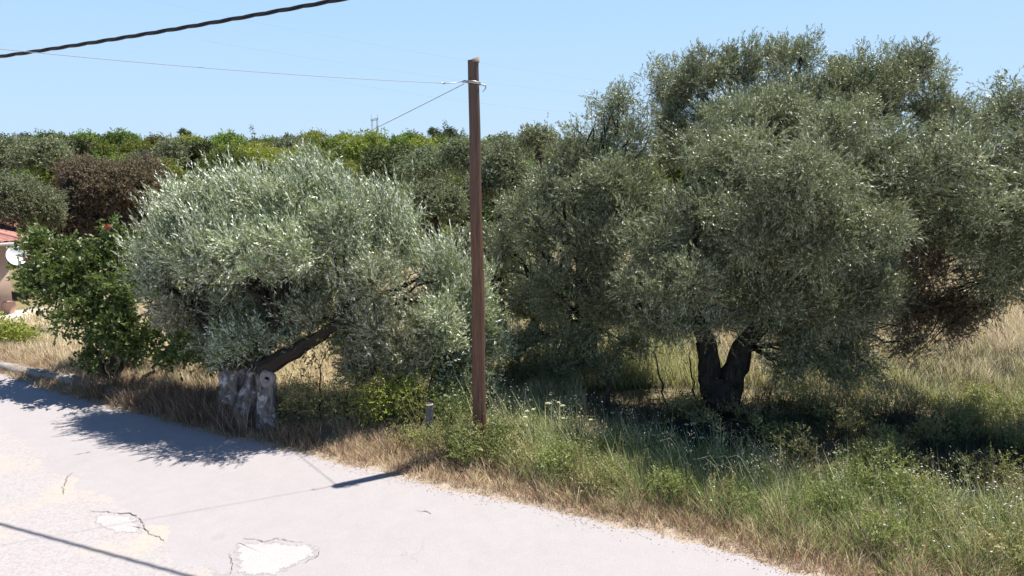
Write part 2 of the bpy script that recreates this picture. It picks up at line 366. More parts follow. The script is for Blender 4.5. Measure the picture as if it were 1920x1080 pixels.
# low stone kerb along the left end of the road
def kerb():
    r = random.Random(11)
    A = G(-60, 678)[:2]; pts = [A, G(0, 692)[:2], G(60, 703)[:2], G(120, 717)[:2], G(180, 733)[:2], G(236, 749)[:2]]
    o = empty('kerb_wall', (*pts[2], 0), 'low pale rough stone kerb wall along the left end of the road', 'kerb')
    m = simple('lime_stone', (.3, .27, .24), .95, .1, nscale=9, namp=.35, bump=.8)
    mb = MB(); seg = []
    for a, b in zip(pts, pts[1:]):
        n = max(1, int(np.linalg.norm(b-a)/.42))
        for k in range(n): seg.append((a+(b-a)*k/n, a+(b-a)*(k+1)/n))
    for a, b in seg:
        d = (b-a)/np.linalg.norm(b-a); nn = np.array([-d[1], d[0]]); h = r.uniform(.12, .2); wd = r.uniform(.13, .18)
        a2 = a+d*.008; b2 = b-d*.008; off = nn*r.uniform(-.02, .02)
        rings = []
        for f in (0, .12, .5, .88, 1):
            c = a2+(b2-a2)*f+off; e = .9 if f in (0, 1) else 1.0
            rings.append([(c[0]+nn[0]*wd*s*e, c[1]+nn[1]*wd*s*e, hh*h*(e if hh > 0 else 1)+r.uniform(-.012, .012)) for s, hh in ((-1, -.3), (-1.03, .5), (-.85, .93), (-.3, 1.0), (.4, 1.0), (.9, .9), (1, .4), (1, -.3))])
        V = [v for rr in rings for v in rr]; fc = []
        for i in range(4):
            for j in range(8): fc.append((i*8+j, i*8+(j+1) % 8, (i+1)*8+(j+1) % 8, (i+1)*8+j))
        fc += [tuple(range(7, -1, -1)), tuple(32+x for x in range(8))]
        mb.add(V, fc)
    local(o, mb).build('stone_course', m, o)
kerb()

# ------------------------------------------------------------------ foliage
def unit(v): return v/(np.linalg.norm(v, axis=-1, keepdims=True)+1e-9)
class Leaves:
    def __init__(s): s.p = []; s.d = []; s.n = []; s.L = []; s.W = []; s.t = []; s.y = []
    def add(s, p, d, n, L, W, t, y):
        s.p.append(p); s.d.append(d); s.n.append(n); s.L.append(L); s.W.append(W); s.t.append(t); s.y.append(y)
    def build(s, name, mat, parent=None, origin=(0, 0, 0)):
        p = np.concatenate(s.p); d = unit(np.concatenate(s.d)); n = np.concatenate(s.n)
        L = np.concatenate(s.L)[:, None]; W = np.concatenate(s.W)[:, None]; t = np.concatenate(s.t); y = np.concatenate(s.y)
        n = unit(n-(n*d).sum(1, keepdims=True)*d); sd = np.cross(n, d)*W*.5
        V = np.stack([p, p+d*L*.42-sd+n*L*.03, p+d*L, p+d*L*.42+sd+n*L*.03], 1).reshape(-1, 3)
        o = np_mesh(name, V-np.array(origin), np.arange(len(V)), 4, mat, parent, {'tint': ('FACE', t), 'dry': ('FACE', y)})
        s.count = len(p); return o
def foliage(LV, lobes, clump_m2, twigs, K, tl, leaf, seed, up=.35, wind=(0, 0, 0), droop=.25, rin=.55, spread=.16, ratio=.22, spray=.5, inner=.15, void=None, flip=0.0, pk=.7, lowskip=-2.):
    """lobes: (cx,cy,cz,rx,ry,rz,dry[,dens])"""
    r = np.random.default_rng(seed)
    for lb in lobes:
        c = np.array(lb[:3]); R = np.array(lb[3:6]); dry = lb[6] if len(lb) > 6 else 0.0; den = lb[7] if len(lb) > 7 else 1.0
        area = 4*math.pi*((R[0]*R[1])**1.6/3+(R[0]*R[2])**1.6/3+(R[1]*R[2])**1.6/3)**(1/1.6)
        nc = max(3, int(area*clump_m2*den))
        u = unit(r.normal(size=(nc, 3)))
        if lowskip > -1: u = u[u[:, 2] > lowskip]; nc = len(u)
        rad = np.where(r.random(nc) < inner, r.uniform(.1, rin, nc), rin+(1-rin)*r.random(nc)**.7)
        cl = c+u*R*rad[:, None]; out = unit(u/R)
        if void:
            q = cl*void[0]; nz = (np.sin(q[:, 0]*1.9+2.1*np.sin(q[:, 1]*1.1+.5*seed)+q[:, 2])+np.sin(q[:, 1]*1.7+1.9*np.sin(q[:, 2]*1.3)+2*q[:, 0]*.7)+np.sin(q[:, 2]*2.6+1.7*np.sin(q[:, 0]*1.2+seed)))/3
            k = (nz > void[1]) | (den > 1.45); 
            if k.sum() < 2: continue
            cl, out = cl[k], out[k]; nc = len(cl)
        ct = .5*r.random(nc)+.5*r.random()
        T = nc*twigs; ci = np.repeat(np.arange(nc), twigs)
        cd = unit(out*.8+r.normal(size=(nc, 3))*.35+np.array([0, 0, up]))
        st = cl[ci]+r.normal(size=(T, 3))*spread
        D = unit(cd[ci]+r.normal(size=(T, 3))*spray+np.array(wind))
        TL = tl*r.uniform(.5, 1.25, T)
        s = (np.arange(K)+.5)/K
        Gv = np.array([0, 0, -1.])*droop+np.array(wind)*.5
        ps = st[:, None, :]+D[:, None, :]*(TL[:, None]*s)[..., None]+Gv*((TL[:, None]*s)**2)[..., None]*1.2
        tg = unit(D[:, None, :]+2.4*Gv*(TL[:, None]*s)[..., None]*np.ones((T, K, 1)))
        ps = ps.reshape(-1, 3); tg = tg.reshape(-1, 3); n = len(ps)
        pr = unit(np.cross(tg, r.normal(size=(n, 3))))
        ld = unit(tg*.8+pr*pk)
        nm = np.array([0, 0, .75])+np.repeat(out[ci], K, 0)*.35+r.normal(size=(n, 3))*.55
        if flip: nm *= np.where(r.random(n) < flip, -1, 1)[:, None]
        Ls = leaf*r.uniform(.7, 1.2, n)
        tint = np.clip(np.repeat(ct[ci]*.55, K)+r.random(n)*.45, 0, 1)
        dr = np.clip(dry+r.normal(0, .06, n)*(dry > 0)+(np.repeat(ct[ci], K)-.5)*.3*dry, 0, 1)
        LV.add(ps.astype(np.float32), ld, nm, Ls, Ls*ratio, tint, dr)
        yield cl, out
def boughs(lobes, seed, n=9, q=(.22, .42), pos=.8, lift=.12):
    r = np.random.default_rng(seed+500); out = []
    for lb in lobes:
        c = np.array(lb[:3]); Rr = np.array(lb[3:6]); dry = lb[6] if len(lb) > 6 else 0; den = lb[7] if len(lb) > 7 else 1
        k = max(4, int(n*min(1.4, max(.5, Rr.mean()/.8))*r.uniform(.8, 1.2)))
        for i in range(k):
            z = 1-2*(i+.5)/k; a = i*2.399+r.uniform(-.4, .4); h = math.sqrt(max(0, 1-z*z)); u = np.array([h*math.cos(a), h*math.sin(a), z+lift])
            f = r.uniform(*q); e = c+u*Rr*pos*r.uniform(.6, 1.15)
            out.append((*e, *(Rr*f*np.array([1, 1, .85])), dry*r.uniform(.6, 1.2), den*r.uniform(.55, 1.3)))
        out.append((*c, *(Rr*.55), dry, 1.5*den))
    return out
def bez(a, b, lift, k=8, jit=.04, r=None, side=None):
    a = np.array(a, float); b = np.array(b, float); mid = (a+b)/2+np.array([0, 0, lift])+(np.array(side) if side is not None else 0)
    t = np.linspace(0, 1, k)[:, None]; p = (1-t)**2*a+2*t*(1-t)*mid+t*t*b
    if r is not None and jit: p[1:-1] += r.normal(0, jit, (k-2, 3))
    return p
def lobes_px(lst, D, yscale=1.0, back=True, seed=0):
    r = np.random.default_rng(seed); out = []
    for q in lst:
        px, py, rx, ry = q[:4]; dd = q[4] if len(q) > 4 else 0; dry = q[5] if len(q) > 5 else 0; den = q[6] if len(q) > 6 else 1
        d = D+dd; c = P(px, py, d); k = mpp(d)*.95
        out.append((*c, rx*k, (rx+ry)*.5*k*yscale, ry*k, dry, den))
        if back:
            c2 = np.array([c[0]+r.normal(0, .25), D+.55+r.uniform(0, .7)*(1+D/30), c[2]+r.normal(0, .1)])
            out.append((*c2, rx*k, (rx+ry)*.5*k*yscale, ry*k, dry, den*.6))
    return out
def limb_system(mb, root, fork, lobes, r0, seed, sub=2, sides=8, rlimb=.07, clumps=None, zmin=None):
    r = np.random.default_rng(seed); forks = fork if isinstance(fork, list) else [fork]
    for i, lb in enumerate(lobes):
        c = np.array(lb[:3]); f = min(forks, key=lambda q: np.linalg.norm(np.array(q)-c))
        L = np.linalg.norm(c-np.array(f)); p = bez(f, c, .12*L, 9, .03*L, r)
        rr = rlimb*min(1.3, .5+.3*L); mb.tube(p, np.linspace(rr, rr*.3, 9), sides)
        for k in range(sub):
            s = r.integers(3, 8); u = unit(r.normal(size=3)+np.array([0, 0, .4])); e = c+u*np.array(lb[3:6])*.85
            mb.tube(bez(p[s], e, .05*L, 6, .03, r), np.linspace(rr*.45, .006, 6), 5, cap=False)

def olive(name, label, base, D, lpx, trunk_fn, mat, bark_m, seed, leaf=.062, clump=18, twigs=6, K=12, tl=.34, group=None, cat='tree', yscale=1.0, fork=None, back=True, rl=.045, shoots=None, extra=None, void=(1.7, -.3), ratio=.24, sflip=.0, wands=None, **kw):
    root = empty(name, base, label, cat, group); b = np.array(base)
    lobes = lobes_px(lpx, D, yscale, back, seed)
    LV = Leaves()
    for _ in foliage(LV, boughs(lobes, seed) if cat == 'tree' else lobes, clump, twigs, K, tl*(.8 if cat == 'tree' else 1), leaf, seed, ratio=ratio, void=(void if cat == 'tree' else None), pk=(.5 if cat == 'tree' else .7), spray=(.36 if cat == 'tree' else .5), spread=(.09 if cat == 'tree' else .14), **kw): pass
    if shoots:
        lo2 = lobes_px(shoots, D, yscale, False, seed)
        kk = dict(kw); kk.update(up=1.5, spray=.2, droop=-.02, rin=.4, flip=sflip, pk=.35)
        for _ in foliage(LV, lo2, clump*.8, 4, 17, tl*1.15, leaf, seed+1, ratio=ratio, lowskip=.0, **kk): pass
    if wands:
        kk.update(up=2.2, spray=.13, spread=.12, wind=(-.3, 0, .1))
        for _ in foliage(LV, lobes_px(wands, D, .8, False, seed), clump*1.1, 3, 22, tl*1.7, leaf*1.05, seed+2, ratio=ratio, lowskip=-.2, **kk): pass
    LV.build('crown', mat, root, b)
    tb = MB(); forks = trunk_fn(tb, b)
    local(root, tb).build('trunk', bark_m, root, smooth=True)
    lb = MB(); limb_system(lb, b, forks, lobes[::1], .2, seed, rlimb=rl)
    local(root, lb).build('limbs', M['bark'], root, smooth=True)
    print(name, LV.count)
    return root
def flute(seed, amp=.14, n=5):
    r = random.Random(seed); ph = [r.uniform(0, 6.28) for _ in range(6)]
    return lambda s, th: 1+amp*np.sin(n*th+ph[0]+3*s)+amp*.6*np.sin((n+3)*th+ph[1]-6*s)+amp*.6*np.sin(2*th+ph[2]+9*s)+amp*.5*np.sin(13*s+ph[3]+3*th)

# --- silver olive on the left, gnarled pale trunk leaning right
LO_D = 13.3
lo_base = G(462, 793)
def lo_trunk(mb, b):
    a = G(432, 792); a[1] += .1; top = P(440, 668, 13.4)
    mb.tube(bez(a+[0, 0, -.1], top, 0, 22, .012, np.random.default_rng(1)), np.linspace(.28, .2, 22), 40, flute=flute(1, .13))
    a2 = P(505, 800, 12.95); a2[2] = -.1; t2 = P(497, 690, 13.1); t2b = P(560, 640, 13.2)
    p = np.concatenate([bez(a2, t2, 0, 12, .01, np.random.default_rng(2)), bez(t2, P(640, 606, 13.3), .02, 12, .015, np.random.default_rng(3), side=(.0, 0, -.02))[1:]])
    rad = np.concatenate([np.linspace(.19, .17, 12), np.linspace(.15, .075, 11)]); mb.tube(p, rad, 32, flute=flute(2, .12))
    mb.tube(bez(P(455, 800, 13.2)*[1, 1, 0]+[0, 0, -.1], P(490, 670, 13.4), .0, 16, .01, np.random.default_rng(4)), np.linspace(.25, .18, 16), 32, flute=flute(5, .14))
    f3 = P(520, 600, 13.5); mb.tube(bez(P(480, 680, 13.4), f3, .05, 10, .02, np.random.default_rng(5)), np.linspace(.22, .13, 10), 16, flute=flute(6, .08))
    return [tuple(top), tuple(P(640, 606, 13.3)), tuple(f3)]
lo = olive('olive_tree', 'wide silvery wind-blown olive with pale scarred trunk beside the road', tuple(lo_base), 13.9, [
    (325, 475, 62, 70, .2), (300, 545, 42, 60, 0, .15), (365, 400, 75, 60, .4), (440, 385, 75, 55, .2), (395, 490, 90, 80, -.5), (520, 395, 95, 65, -.2), (600, 375, 75, 60, .3), (630, 430, 85, 70, -.7),
    (520, 470, 110, 75, -.9), (430, 580, 95, 55, .2, .25, 1.5), (335, 590, 75, 42, -.1, .6, 1.2), (700, 405, 60, 55, .4), (740, 480, 65, 60, .3), (830, 530, 68, 62, .3), (885, 575, 60, 80, .6), (700, 530, 85, 65, -.9, .18),
    (715, 630, 75, 75, -.6, .45), (815, 620, 75, 80, -.2, 0, 1.4), (905, 640, 40, 65, .7, 0, 1.4), (520, 575, 90, 42, .2, .15, 1.5), (600, 540, 80, 50, .4), (445, 655, 60, 34, -.5, .1, 1.5), (500, 645, 45, 30, -.5, .1, 1.5), (395, 640, 45, 35, -.1, .2, 1.4), (590, 595, 55, 30, -.4, .3, 1.5), (545, 640, 32, 24, -.5, .1, 1.5), (680, 690, 55, 45, -.2, .5, 1.5), (655, 640, 45, 40, -.3, .4, 1.5), (450, 640, 60, 32, -.7), (800, 690, 60, 40, .2), (690, 680, 60, 45, -.4, .55, 1.4), (760, 650, 65, 60, -.6, .4, 1.4), (680, 610, 60, 50, -.5, .4, 1.4), (560, 590, 60, 28, -.2, .3), (870, 690, 50, 35, .3, 0, 1.4), (905, 715, 42, 32, .2, 0, 1.4), (840, 725, 50, 28, .1, .1, 1.4), (750, 715, 55, 28, -.2, .4, 1.4), (560, 330, 30, 25, .5), (270, 510, 22, 45, .3, .2)],
    lo_trunk, M['olive_silver'], M['bark_pale'], 21, leaf=.076, clump=27, twigs=6, K=13, wind=(-.25, 0, .1), up=.6, droop=.16, ratio=.22, flip=.2, sflip=.75, yscale=.85,
    wands=[(430, 370, 26, 20, .1), (372, 385, 26, 18, .2), (545, 365, 22, 18, .2), (605, 355, 34, 22, .1), (655, 375, 22, 18, .1), (722, 395, 30, 25, .2), (765, 440, 28, 30, .3), (835, 500, 26, 20, .2), (305, 430, 26, 20, .2), (490, 370, 22, 18, .3), (265, 500, 16, 20, .2)],
    shoots=[(365, 400, 60, 45, .2), (430, 375, 55, 40, .2), (500, 380, 60, 45, .1), (590, 362, 50, 45, .2), (640, 395, 55, 45, 0), (700, 410, 50, 40, .3), (742, 445, 40, 55, .4), (820, 500, 55, 45, .2), (880, 550, 38, 45, .4), (310, 450, 45, 50, .2), (400, 450, 75, 45, -.4), (530, 440, 75, 45, -.4), (275, 500, 22, 40, .2)])
def saw_cut():
    c = P(500, 712, 12.88); mb = MB(); n = 20; V = []; r = random.Random(4)
    for ring, (rr, off) in enumerate(((.15, .08), (.14, .02), (.10, .0), (.05, .015), (.03, .05))):
        for k in range(n):
            a = 2*math.pi*k/n; q = rr*(1+.08*math.sin(3*a+1)+r.uniform(-.03, .03))
            V.append((c[0]+q*math.cos(a), c[1]+off, c[2]+q*1.15*math.sin(a)))
    f = [(i*n+k, i*n+(k+1) % n, (i+1)*n+(k+1) % n, (i+1)*n+k) for i in range(4) for k in range(n)]
    mb.add(V, f); local(lo, mb).build('saw_cut', M['scar'], lo, smooth=True)
    h = MB(); h.tube([c+[0, .02, .03], c+[0, .06, .03]], .042, 12); local(lo, h).build('hollow', M['hole'], lo)
saw_cut()

# --- forked dark olive on the right
def fo_trunk(mb, b):
    a = np.array([b[0], b[1], -.1])
    f = P(1352, 722, 14.3)
    mb.tube(bez(a, f, 0, 12, .01, np.random.default_rng(1)), np.array([.5, .46, .42, .4, .385, .375, .37, .37, .37, .37, .36, .34]), 28, flute=flute(11, .07))
    l = P(1325, 640, 14.4); r_ = P(1392, 650, 14.2); r2 = P(1440, 600, 14.0)
    mb.tube(bez(P(1334, 735, 14.3), l, 0, 9, .01, np.random.default_rng(2)), np.linspace(.24, .19, 9), 18, flute=flute(12, .08))
    mb.tube(np.concatenate([bez(P(1366, 735, 14.3), r_, -.0, 8, .01, np.random.default_rng(3)), bez(r_, r2, .05, 6)[1:]]), np.linspace(.26, .15, 13), 18, flute=flute(13, .08))
    l2 = P(1290, 570, 14.4); mb.tube(bez(l, l2, .05, 7), np.linspace(.19, .12, 7), 12)
    e = P(1185, 575, 14.2); mb.tube(bez(l2, e, -.05, 8, .02, np.random.default_rng(8)), np.linspace(.11, .05, 8), 10)
    return [tuple(l2), tuple(r2), tuple(r_)]
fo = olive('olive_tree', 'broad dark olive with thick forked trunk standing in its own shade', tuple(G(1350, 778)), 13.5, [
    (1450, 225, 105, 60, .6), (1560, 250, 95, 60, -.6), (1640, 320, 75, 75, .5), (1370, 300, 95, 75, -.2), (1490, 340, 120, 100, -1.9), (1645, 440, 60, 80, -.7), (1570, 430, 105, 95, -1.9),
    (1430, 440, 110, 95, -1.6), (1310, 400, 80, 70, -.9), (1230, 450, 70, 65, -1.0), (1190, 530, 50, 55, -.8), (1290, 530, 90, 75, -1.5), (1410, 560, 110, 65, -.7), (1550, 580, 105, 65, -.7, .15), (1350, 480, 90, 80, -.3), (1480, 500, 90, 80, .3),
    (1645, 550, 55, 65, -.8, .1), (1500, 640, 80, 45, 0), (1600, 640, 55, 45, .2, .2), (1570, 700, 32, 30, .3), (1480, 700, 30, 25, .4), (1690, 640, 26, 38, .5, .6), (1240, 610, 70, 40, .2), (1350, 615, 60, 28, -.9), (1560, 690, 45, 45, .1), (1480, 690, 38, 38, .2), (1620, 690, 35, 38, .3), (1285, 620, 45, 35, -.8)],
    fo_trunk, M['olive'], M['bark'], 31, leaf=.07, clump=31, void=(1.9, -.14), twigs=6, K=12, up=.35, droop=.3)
# --- taller olive behind
def simple_trunk(fork_px, D, r0, r1, lean=0):
    def fn(mb, b):
        f = P(*fork_px, D); a = np.array([b[0], b[1], b[2]-.15])
        mb.tube(bez(a, f, 0, 10, .02, np.random.default_rng(int(b[0]*7) % 99)), np.linspace(r0, r1, 10), 14, flute=flute(int(b[0]*5), .08))
        return [tuple(f)]
    return fn
olive('olive_tree', 'tallest olive, its airy top against the sky behind the forked one', (*P(1480, 620, 23.4)[:2], 0), 23.2, [
    (1300, 150, 62, 58, 0), (1262, 215, 38, 75, .2), (1380, 125, 62, 50, .2), (1500, 108, 62, 42, 0), (1600, 130, 50, 48, .3, 0, .8), (1712, 118, 50, 48, 0, .0, 1), (1745, 190, 42, 60, .2, 0, 1), (1650, 190, 80, 62, -.3), (1430, 200, 90, 70, -.8),
    (1262, 285, 45, 45, .2), (1330, 250, 60, 80, -.8), (1790, 225, 45, 50, .4, 0, 1), (1845, 240, 45, 50, .4, 0, .9), (1890, 230, 40, 45, .5, 0, .8), (1670, 150, 50, 45, .3), (1560, 170, 60, 45, .2), (1760, 300, 60, 70, .2), (1540, 220, 90, 80, -1), (1720, 420, 60, 90, .5), (1560, 350, 120, 90, 0), (1420, 420, 120, 90, .5), (1600, 480, 100, 80, .5), (1450, 540, 110, 60, .6)],
    simple_trunk((1480, 500), 23.2, .45, .3), M['olive'], M['bark'], 41, leaf=.088, clump=17, twigs=6, K=12, tl=.36, up=.45, droop=.2, rl=.055)
# --- mid olive right of the pole
olive('olive_tree', 'tapering grey-green olive just right of the pole, boughs to the ground', (*P(1095, 706, 16.6)[:2], 0), 15.8, [
    (1160, 190, 38, 34, .2, 0, .8), (1112, 240, 48, 40, .2, 0, .9), (1180, 262, 62, 55, 0), (1080, 300, 62, 45, 0), (1025, 350, 55, 48, 0), (1130, 350, 85, 65, -.7), (965, 395, 30, 45, .2), (1010, 430, 60, 65, -.4), (1110, 450, 85, 75, -.9, .1),
    (1215, 370, 65, 65, 0), (1040, 550, 70, 70, -.6), (1140, 560, 80, 75, -.8), (1070, 640, 75, 42, -.3), (1180, 650, 70, 35, .3), (985, 560, 28, 50, .2), (1000, 650, 40, 35, 0), (945, 480, 22, 60, .5), (1250, 500, 60, 80, .3), (1120, 685, 60, 25, -.2), (1040, 690, 60, 25, -.2), (970, 660, 35, 30, .1)],
    simple_trunk((1100, 610), 16.6, .3, .22), M['olive'], M['bark'], 51, leaf=.075, clump=25, void=(1.8, -.14), twigs=6, K=12, tl=.36, up=.5, droop=.2)
# --- right edge olive with dead russet boughs
olive('olive_tree', 'olive leaning in from the right edge over the sunlit meadow', (*P(2060, 745, 13.3)[:2], 0), 12.8, [
    (1850, 290, 75, 60, 0), (1800, 365, 62, 55, -.2), (1900, 370, 90, 75, -.7), (1835, 440, 75, 70, -.6), (1930, 470, 80, 75, -.7), (1870, 525, 65, 42, -.2), (1970, 330, 90, 80, 0), (1905, 200, 35, 45, .6), (1945, 175, 35, 40, .4), (2050, 420, 90, 100, 0), (1745, 320, 55, 50, -1.0), (1690, 330, 50, 50, -.9), (1790, 300, 50, 50, -1.1), (1850, 380, 60, 60, -1.3), (1950, 400, 70, 70, -1.3), (1960, 550, 60, 30, 0),
    (2060, 250, 90, 80, 0), (1735, 500, 45, 60, .8, .9, 1.3), (1770, 570, 48, 42, .8, .95, 1.4), (1715, 585, 35, 45, .9, .95, 1.4), (1810, 580, 40, 30, .8, .8, 1.4), (1712, 652, 16, 25, .9, .9, .8), (1860, 575, 35, 20, .4, .5), (1760, 430, 40, 60, 1., .6), (1795, 618, 14, 14, .8, .9)],
    simple_trunk((1990, 470), 12.9, .28, .16), M['olive'], M['bark'], 61, leaf=.072, clump=28, void=(1.9, -.16), twigs=6, K=12, up=.3, droop=.35, rl=.022)
# --- broad-leaved green tree at left
def gt_trunk(mb, b):
    fk = []
    for i, (bx, by, tx, ty, r0) in enumerate(((205, 728, 130, 520, .06), (212, 728, 215, 540, .08), (218, 728, 250, 600, .06), (252, 730, 330, 640, .05), (208, 728, 170, 600, .05), (246, 730, 262, 640, .04))):
        e = P(tx, ty, 15.8+.1*i); mb.tube(bez(G(bx, by)+[0, 0, -.05], e, .1, 12, .03, np.random.default_rng(i)), np.linspace(r0, r0*.45, 12), 10); fk.append(tuple(e))
    return fk
olive('broadleaf_tree', 'bushy bright green broadleaf tree between the house and the silver olive', tuple(G(215, 728)), 15.8, [
    (60, 525, 34, 28, 0), (100, 545, 48, 42, -.3), (90, 500, 40, 25, .1), (150, 510, 50, 38, 0), (205, 480, 40, 40, .2), (225, 540, 55, 55, -.5), (150, 580, 55, 50, -.6), (215, 610, 65, 55, -.8), (180, 655, 34, 30, -.3), (255, 640, 65, 45, -.6), (310, 620, 55, 42, -.4), (355, 635, 50, 42, -1.6), (330, 675, 48, 22, -1.3), (395, 660, 35, 28, -1.8),
    (165, 680, 24, 22, 0), (390, 650, 32, 40, .3), (205, 440, 16, 22, .4), (120, 480, 28, 22, .4), (75, 455, 18, 16, .5), (230, 660, 40, 30, .6)],
    gt_trunk, M['broad'], M['bark'], 71, leaf=.09, clump=19, twigs=5, K=7, tl=.26, up=.4, droop=.2, rl=.035, ratio=.62)
def small_plant(name, label, cat, base, lobes_pxs, D, mat, seed, leaf, stem=None, group=None, ratio=.5, clump=14, K=6, twigs=4, tl=.2, bark_m=None, **kw):
    return olive(name, label, tuple(base), D, lobes_pxs, lambda mb, b: [tuple(stem_fn(mb, b, stem, D))], mat, bark_m or M['bark'], seed, leaf=leaf, clump=clump, twigs=twigs, K=K, tl=tl, group=group, cat=cat, back=False, rl=.014, ratio=ratio, **kw)
def stem_fn(mb, b, stem, D):
    px, py, r0 = stem; e = P(px, py, D); mb.tube(bez(np.array(b)-[0, 0, .05], e, 0, 9, .012, np.random.default_rng(3)), np.linspace(r0, r0*.6, 9), 8); return e
small_plant('sapling', 'slim sapling with a small fan of green leaves right of the scarred trunk', 'sapling', G(600, 800), [(600, 655, 26, 22, 0), (618, 640, 22, 16, 0), (585, 670, 16, 14, 0)], 13.1, M['broad'], 3, .07, stem=(600, 690, .02))
small_plant('shrub', 'yellow-green clipped shrub in the dry grass by the left edge', 'shrub', G(25, 655), [(20, 630, 36, 20, 0), (-15, 630, 40, 24, .2), (48, 632, 14, 12, 0), (0, 645, 40, 16, -.2)], 19.3, M['lime'], 5, .08, stem=(20, 640, .03), clump=45)
small_plant('oleander', 'leggy shrub with coral blossoms beside the satellite dish', 'shrub', (*P(100, 560, 22)[:2], -.3), [(62, 452, 18, 18, 0), (100, 470, 24, 20, 0), (75, 490, 22, 22, 0), (120, 500, 30, 26, 0), (95, 520, 35, 30, 0)], 22, M['oak'], 6, .1, stem=(100, 500, .03))
# undergrowth bushes behind the verge
for i, (px, py, rx, ry, lab, mm) in enumerate((
        (560, 755, 42, 46, 'dark tangled bush between the scarred trunk and the thin sapling', 'bramble'),
        (650, 755, 50, 48, 'dull green bush under the drooping brown olive boughs', 'bramble'),
        (722, 752, 52, 46, 'bright yellow-green bramble bush left of the broken post', 'lime'),
        (775, 745, 32, 38, 'tall yellowish bush immediately left of the broken post', 'lime'),
        (845, 775, 34, 46, 'green leafy bush between the broken post and the pole', 'broad'),
        (960, 690, 44, 35, 'green bush in shade right of the pole', 'broad'),
        (888, 835, 34, 34, 'weedy green tuft hiding the foot of the pole', 'bramble'),
        (935, 815, 32, 38, 'tall feathery green weed clump right beside the pole', 'broad'))):
    D = [13.0, 12.9, 12.8, 12.7, 12.4, 16, 11.5, 11.7][i]
    dry = .35 if mm == 'bramble' else .05
    small_plant('bush', lab, 'bush', (*P(px, py, D)[:2], 0), [(px-rx*.45, py+5, rx*.6, ry*.8, 0, dry), (px+rx*.4, py, rx*.65, ry*.9, .1, dry), (px, py-ry*.4, rx*.5, ry*.55, -.1, dry)], D, M[mm], 80+i, .05, stem=(px, py, .015), clump=34)
# thin saplings in the shade left of the forked trunk
for i, (bx, by, tx, ty) in enumerate(((1252, 772, 1228, 655), (1306, 760, 1292, 660))):
    small_plant('sapling', ('slender dark sapling with several wispy stems in the shade', 'thin bent sapling just left of the forked trunk')[i], 'sapling', G(bx, by), [(tx, ty+5, 26, 28, 0, 0, .5), (tx+8, ty-25, 24, 20, .1, 0, .5)], 14.6, M['olive'], 90+i, .05, stem=(tx, ty+10, .022), ratio=.3)

# ------------------------------------------------------------------ background trees
def ball(px, py, rx, ry, D, kind, label, seed, leaf=None, name='tree', group='trees beyond the road field', dens=1.0, dry=0.0, n=None, bark_m=None):
    r = np.random.default_rng(seed); k = mpp(D); c = P(px, py, D); RX, RZ = rx*k, ry*k; gz = float(zt(c[0], c[1]))
    lobes = []
    n = n or int(9+rx/12)
    for i in range(n):
        u = unit(r.normal(size=3)); u[2] = abs(u[2])*1.1-.35
        q = r.uniform(.30, .48)
        lobes.append((c[0]+u[0]*RX*.62, c[1]+u[1]*RX*.62, c[2]+u[2]*RZ*.62, RX*q, RX*q, RZ*q*1.05, dry*(r.random() < .8)*r.uniform(.3, 1), 1))
    lobes.append((*c, RX*.55, RX*.55, RZ*.6, dry, .5))
    root = empty(name, (c[0], c[1], gz), label, 'tree', group)
    leaf = leaf or max(.075, 2.1*D/F*1.9)
    LV = Leaves()
    A = sum(l[3]*l[5] for l in lobes)*12.6
    lobes = boughs(lobes, seed, n=6)
    target = 260*dens/(leaf/.1)**2; K = 8; tw = 5
    for _ in foliage(LV, lobes, target*1.6/(K*tw)*2.2, tw, K, leaf*2.0, leaf, seed, ratio=.42, droop=.2, up=.3, spread=leaf*1.8, inner=.1, void=(.9, -.3)): pass
    LV.build('crown', M[kind], root, (c[0], c[1], gz))
    tb = MB(); f = (c[0], c[1], max(gz+.6, c[2]-RZ*.5)); tb.tube(bez((c[0]+.1, c[1], gz-.2), f, 0, 7, .03, r), np.linspace(.24, .16, 7), 9)
    limb_system(tb, None, [f], lobes[:40:5], .1, seed, sub=1, sides=6, rlimb=.06)
    local(root, tb).build('trunk', bark_m or M['bark'], root, smooth=True)
    return root
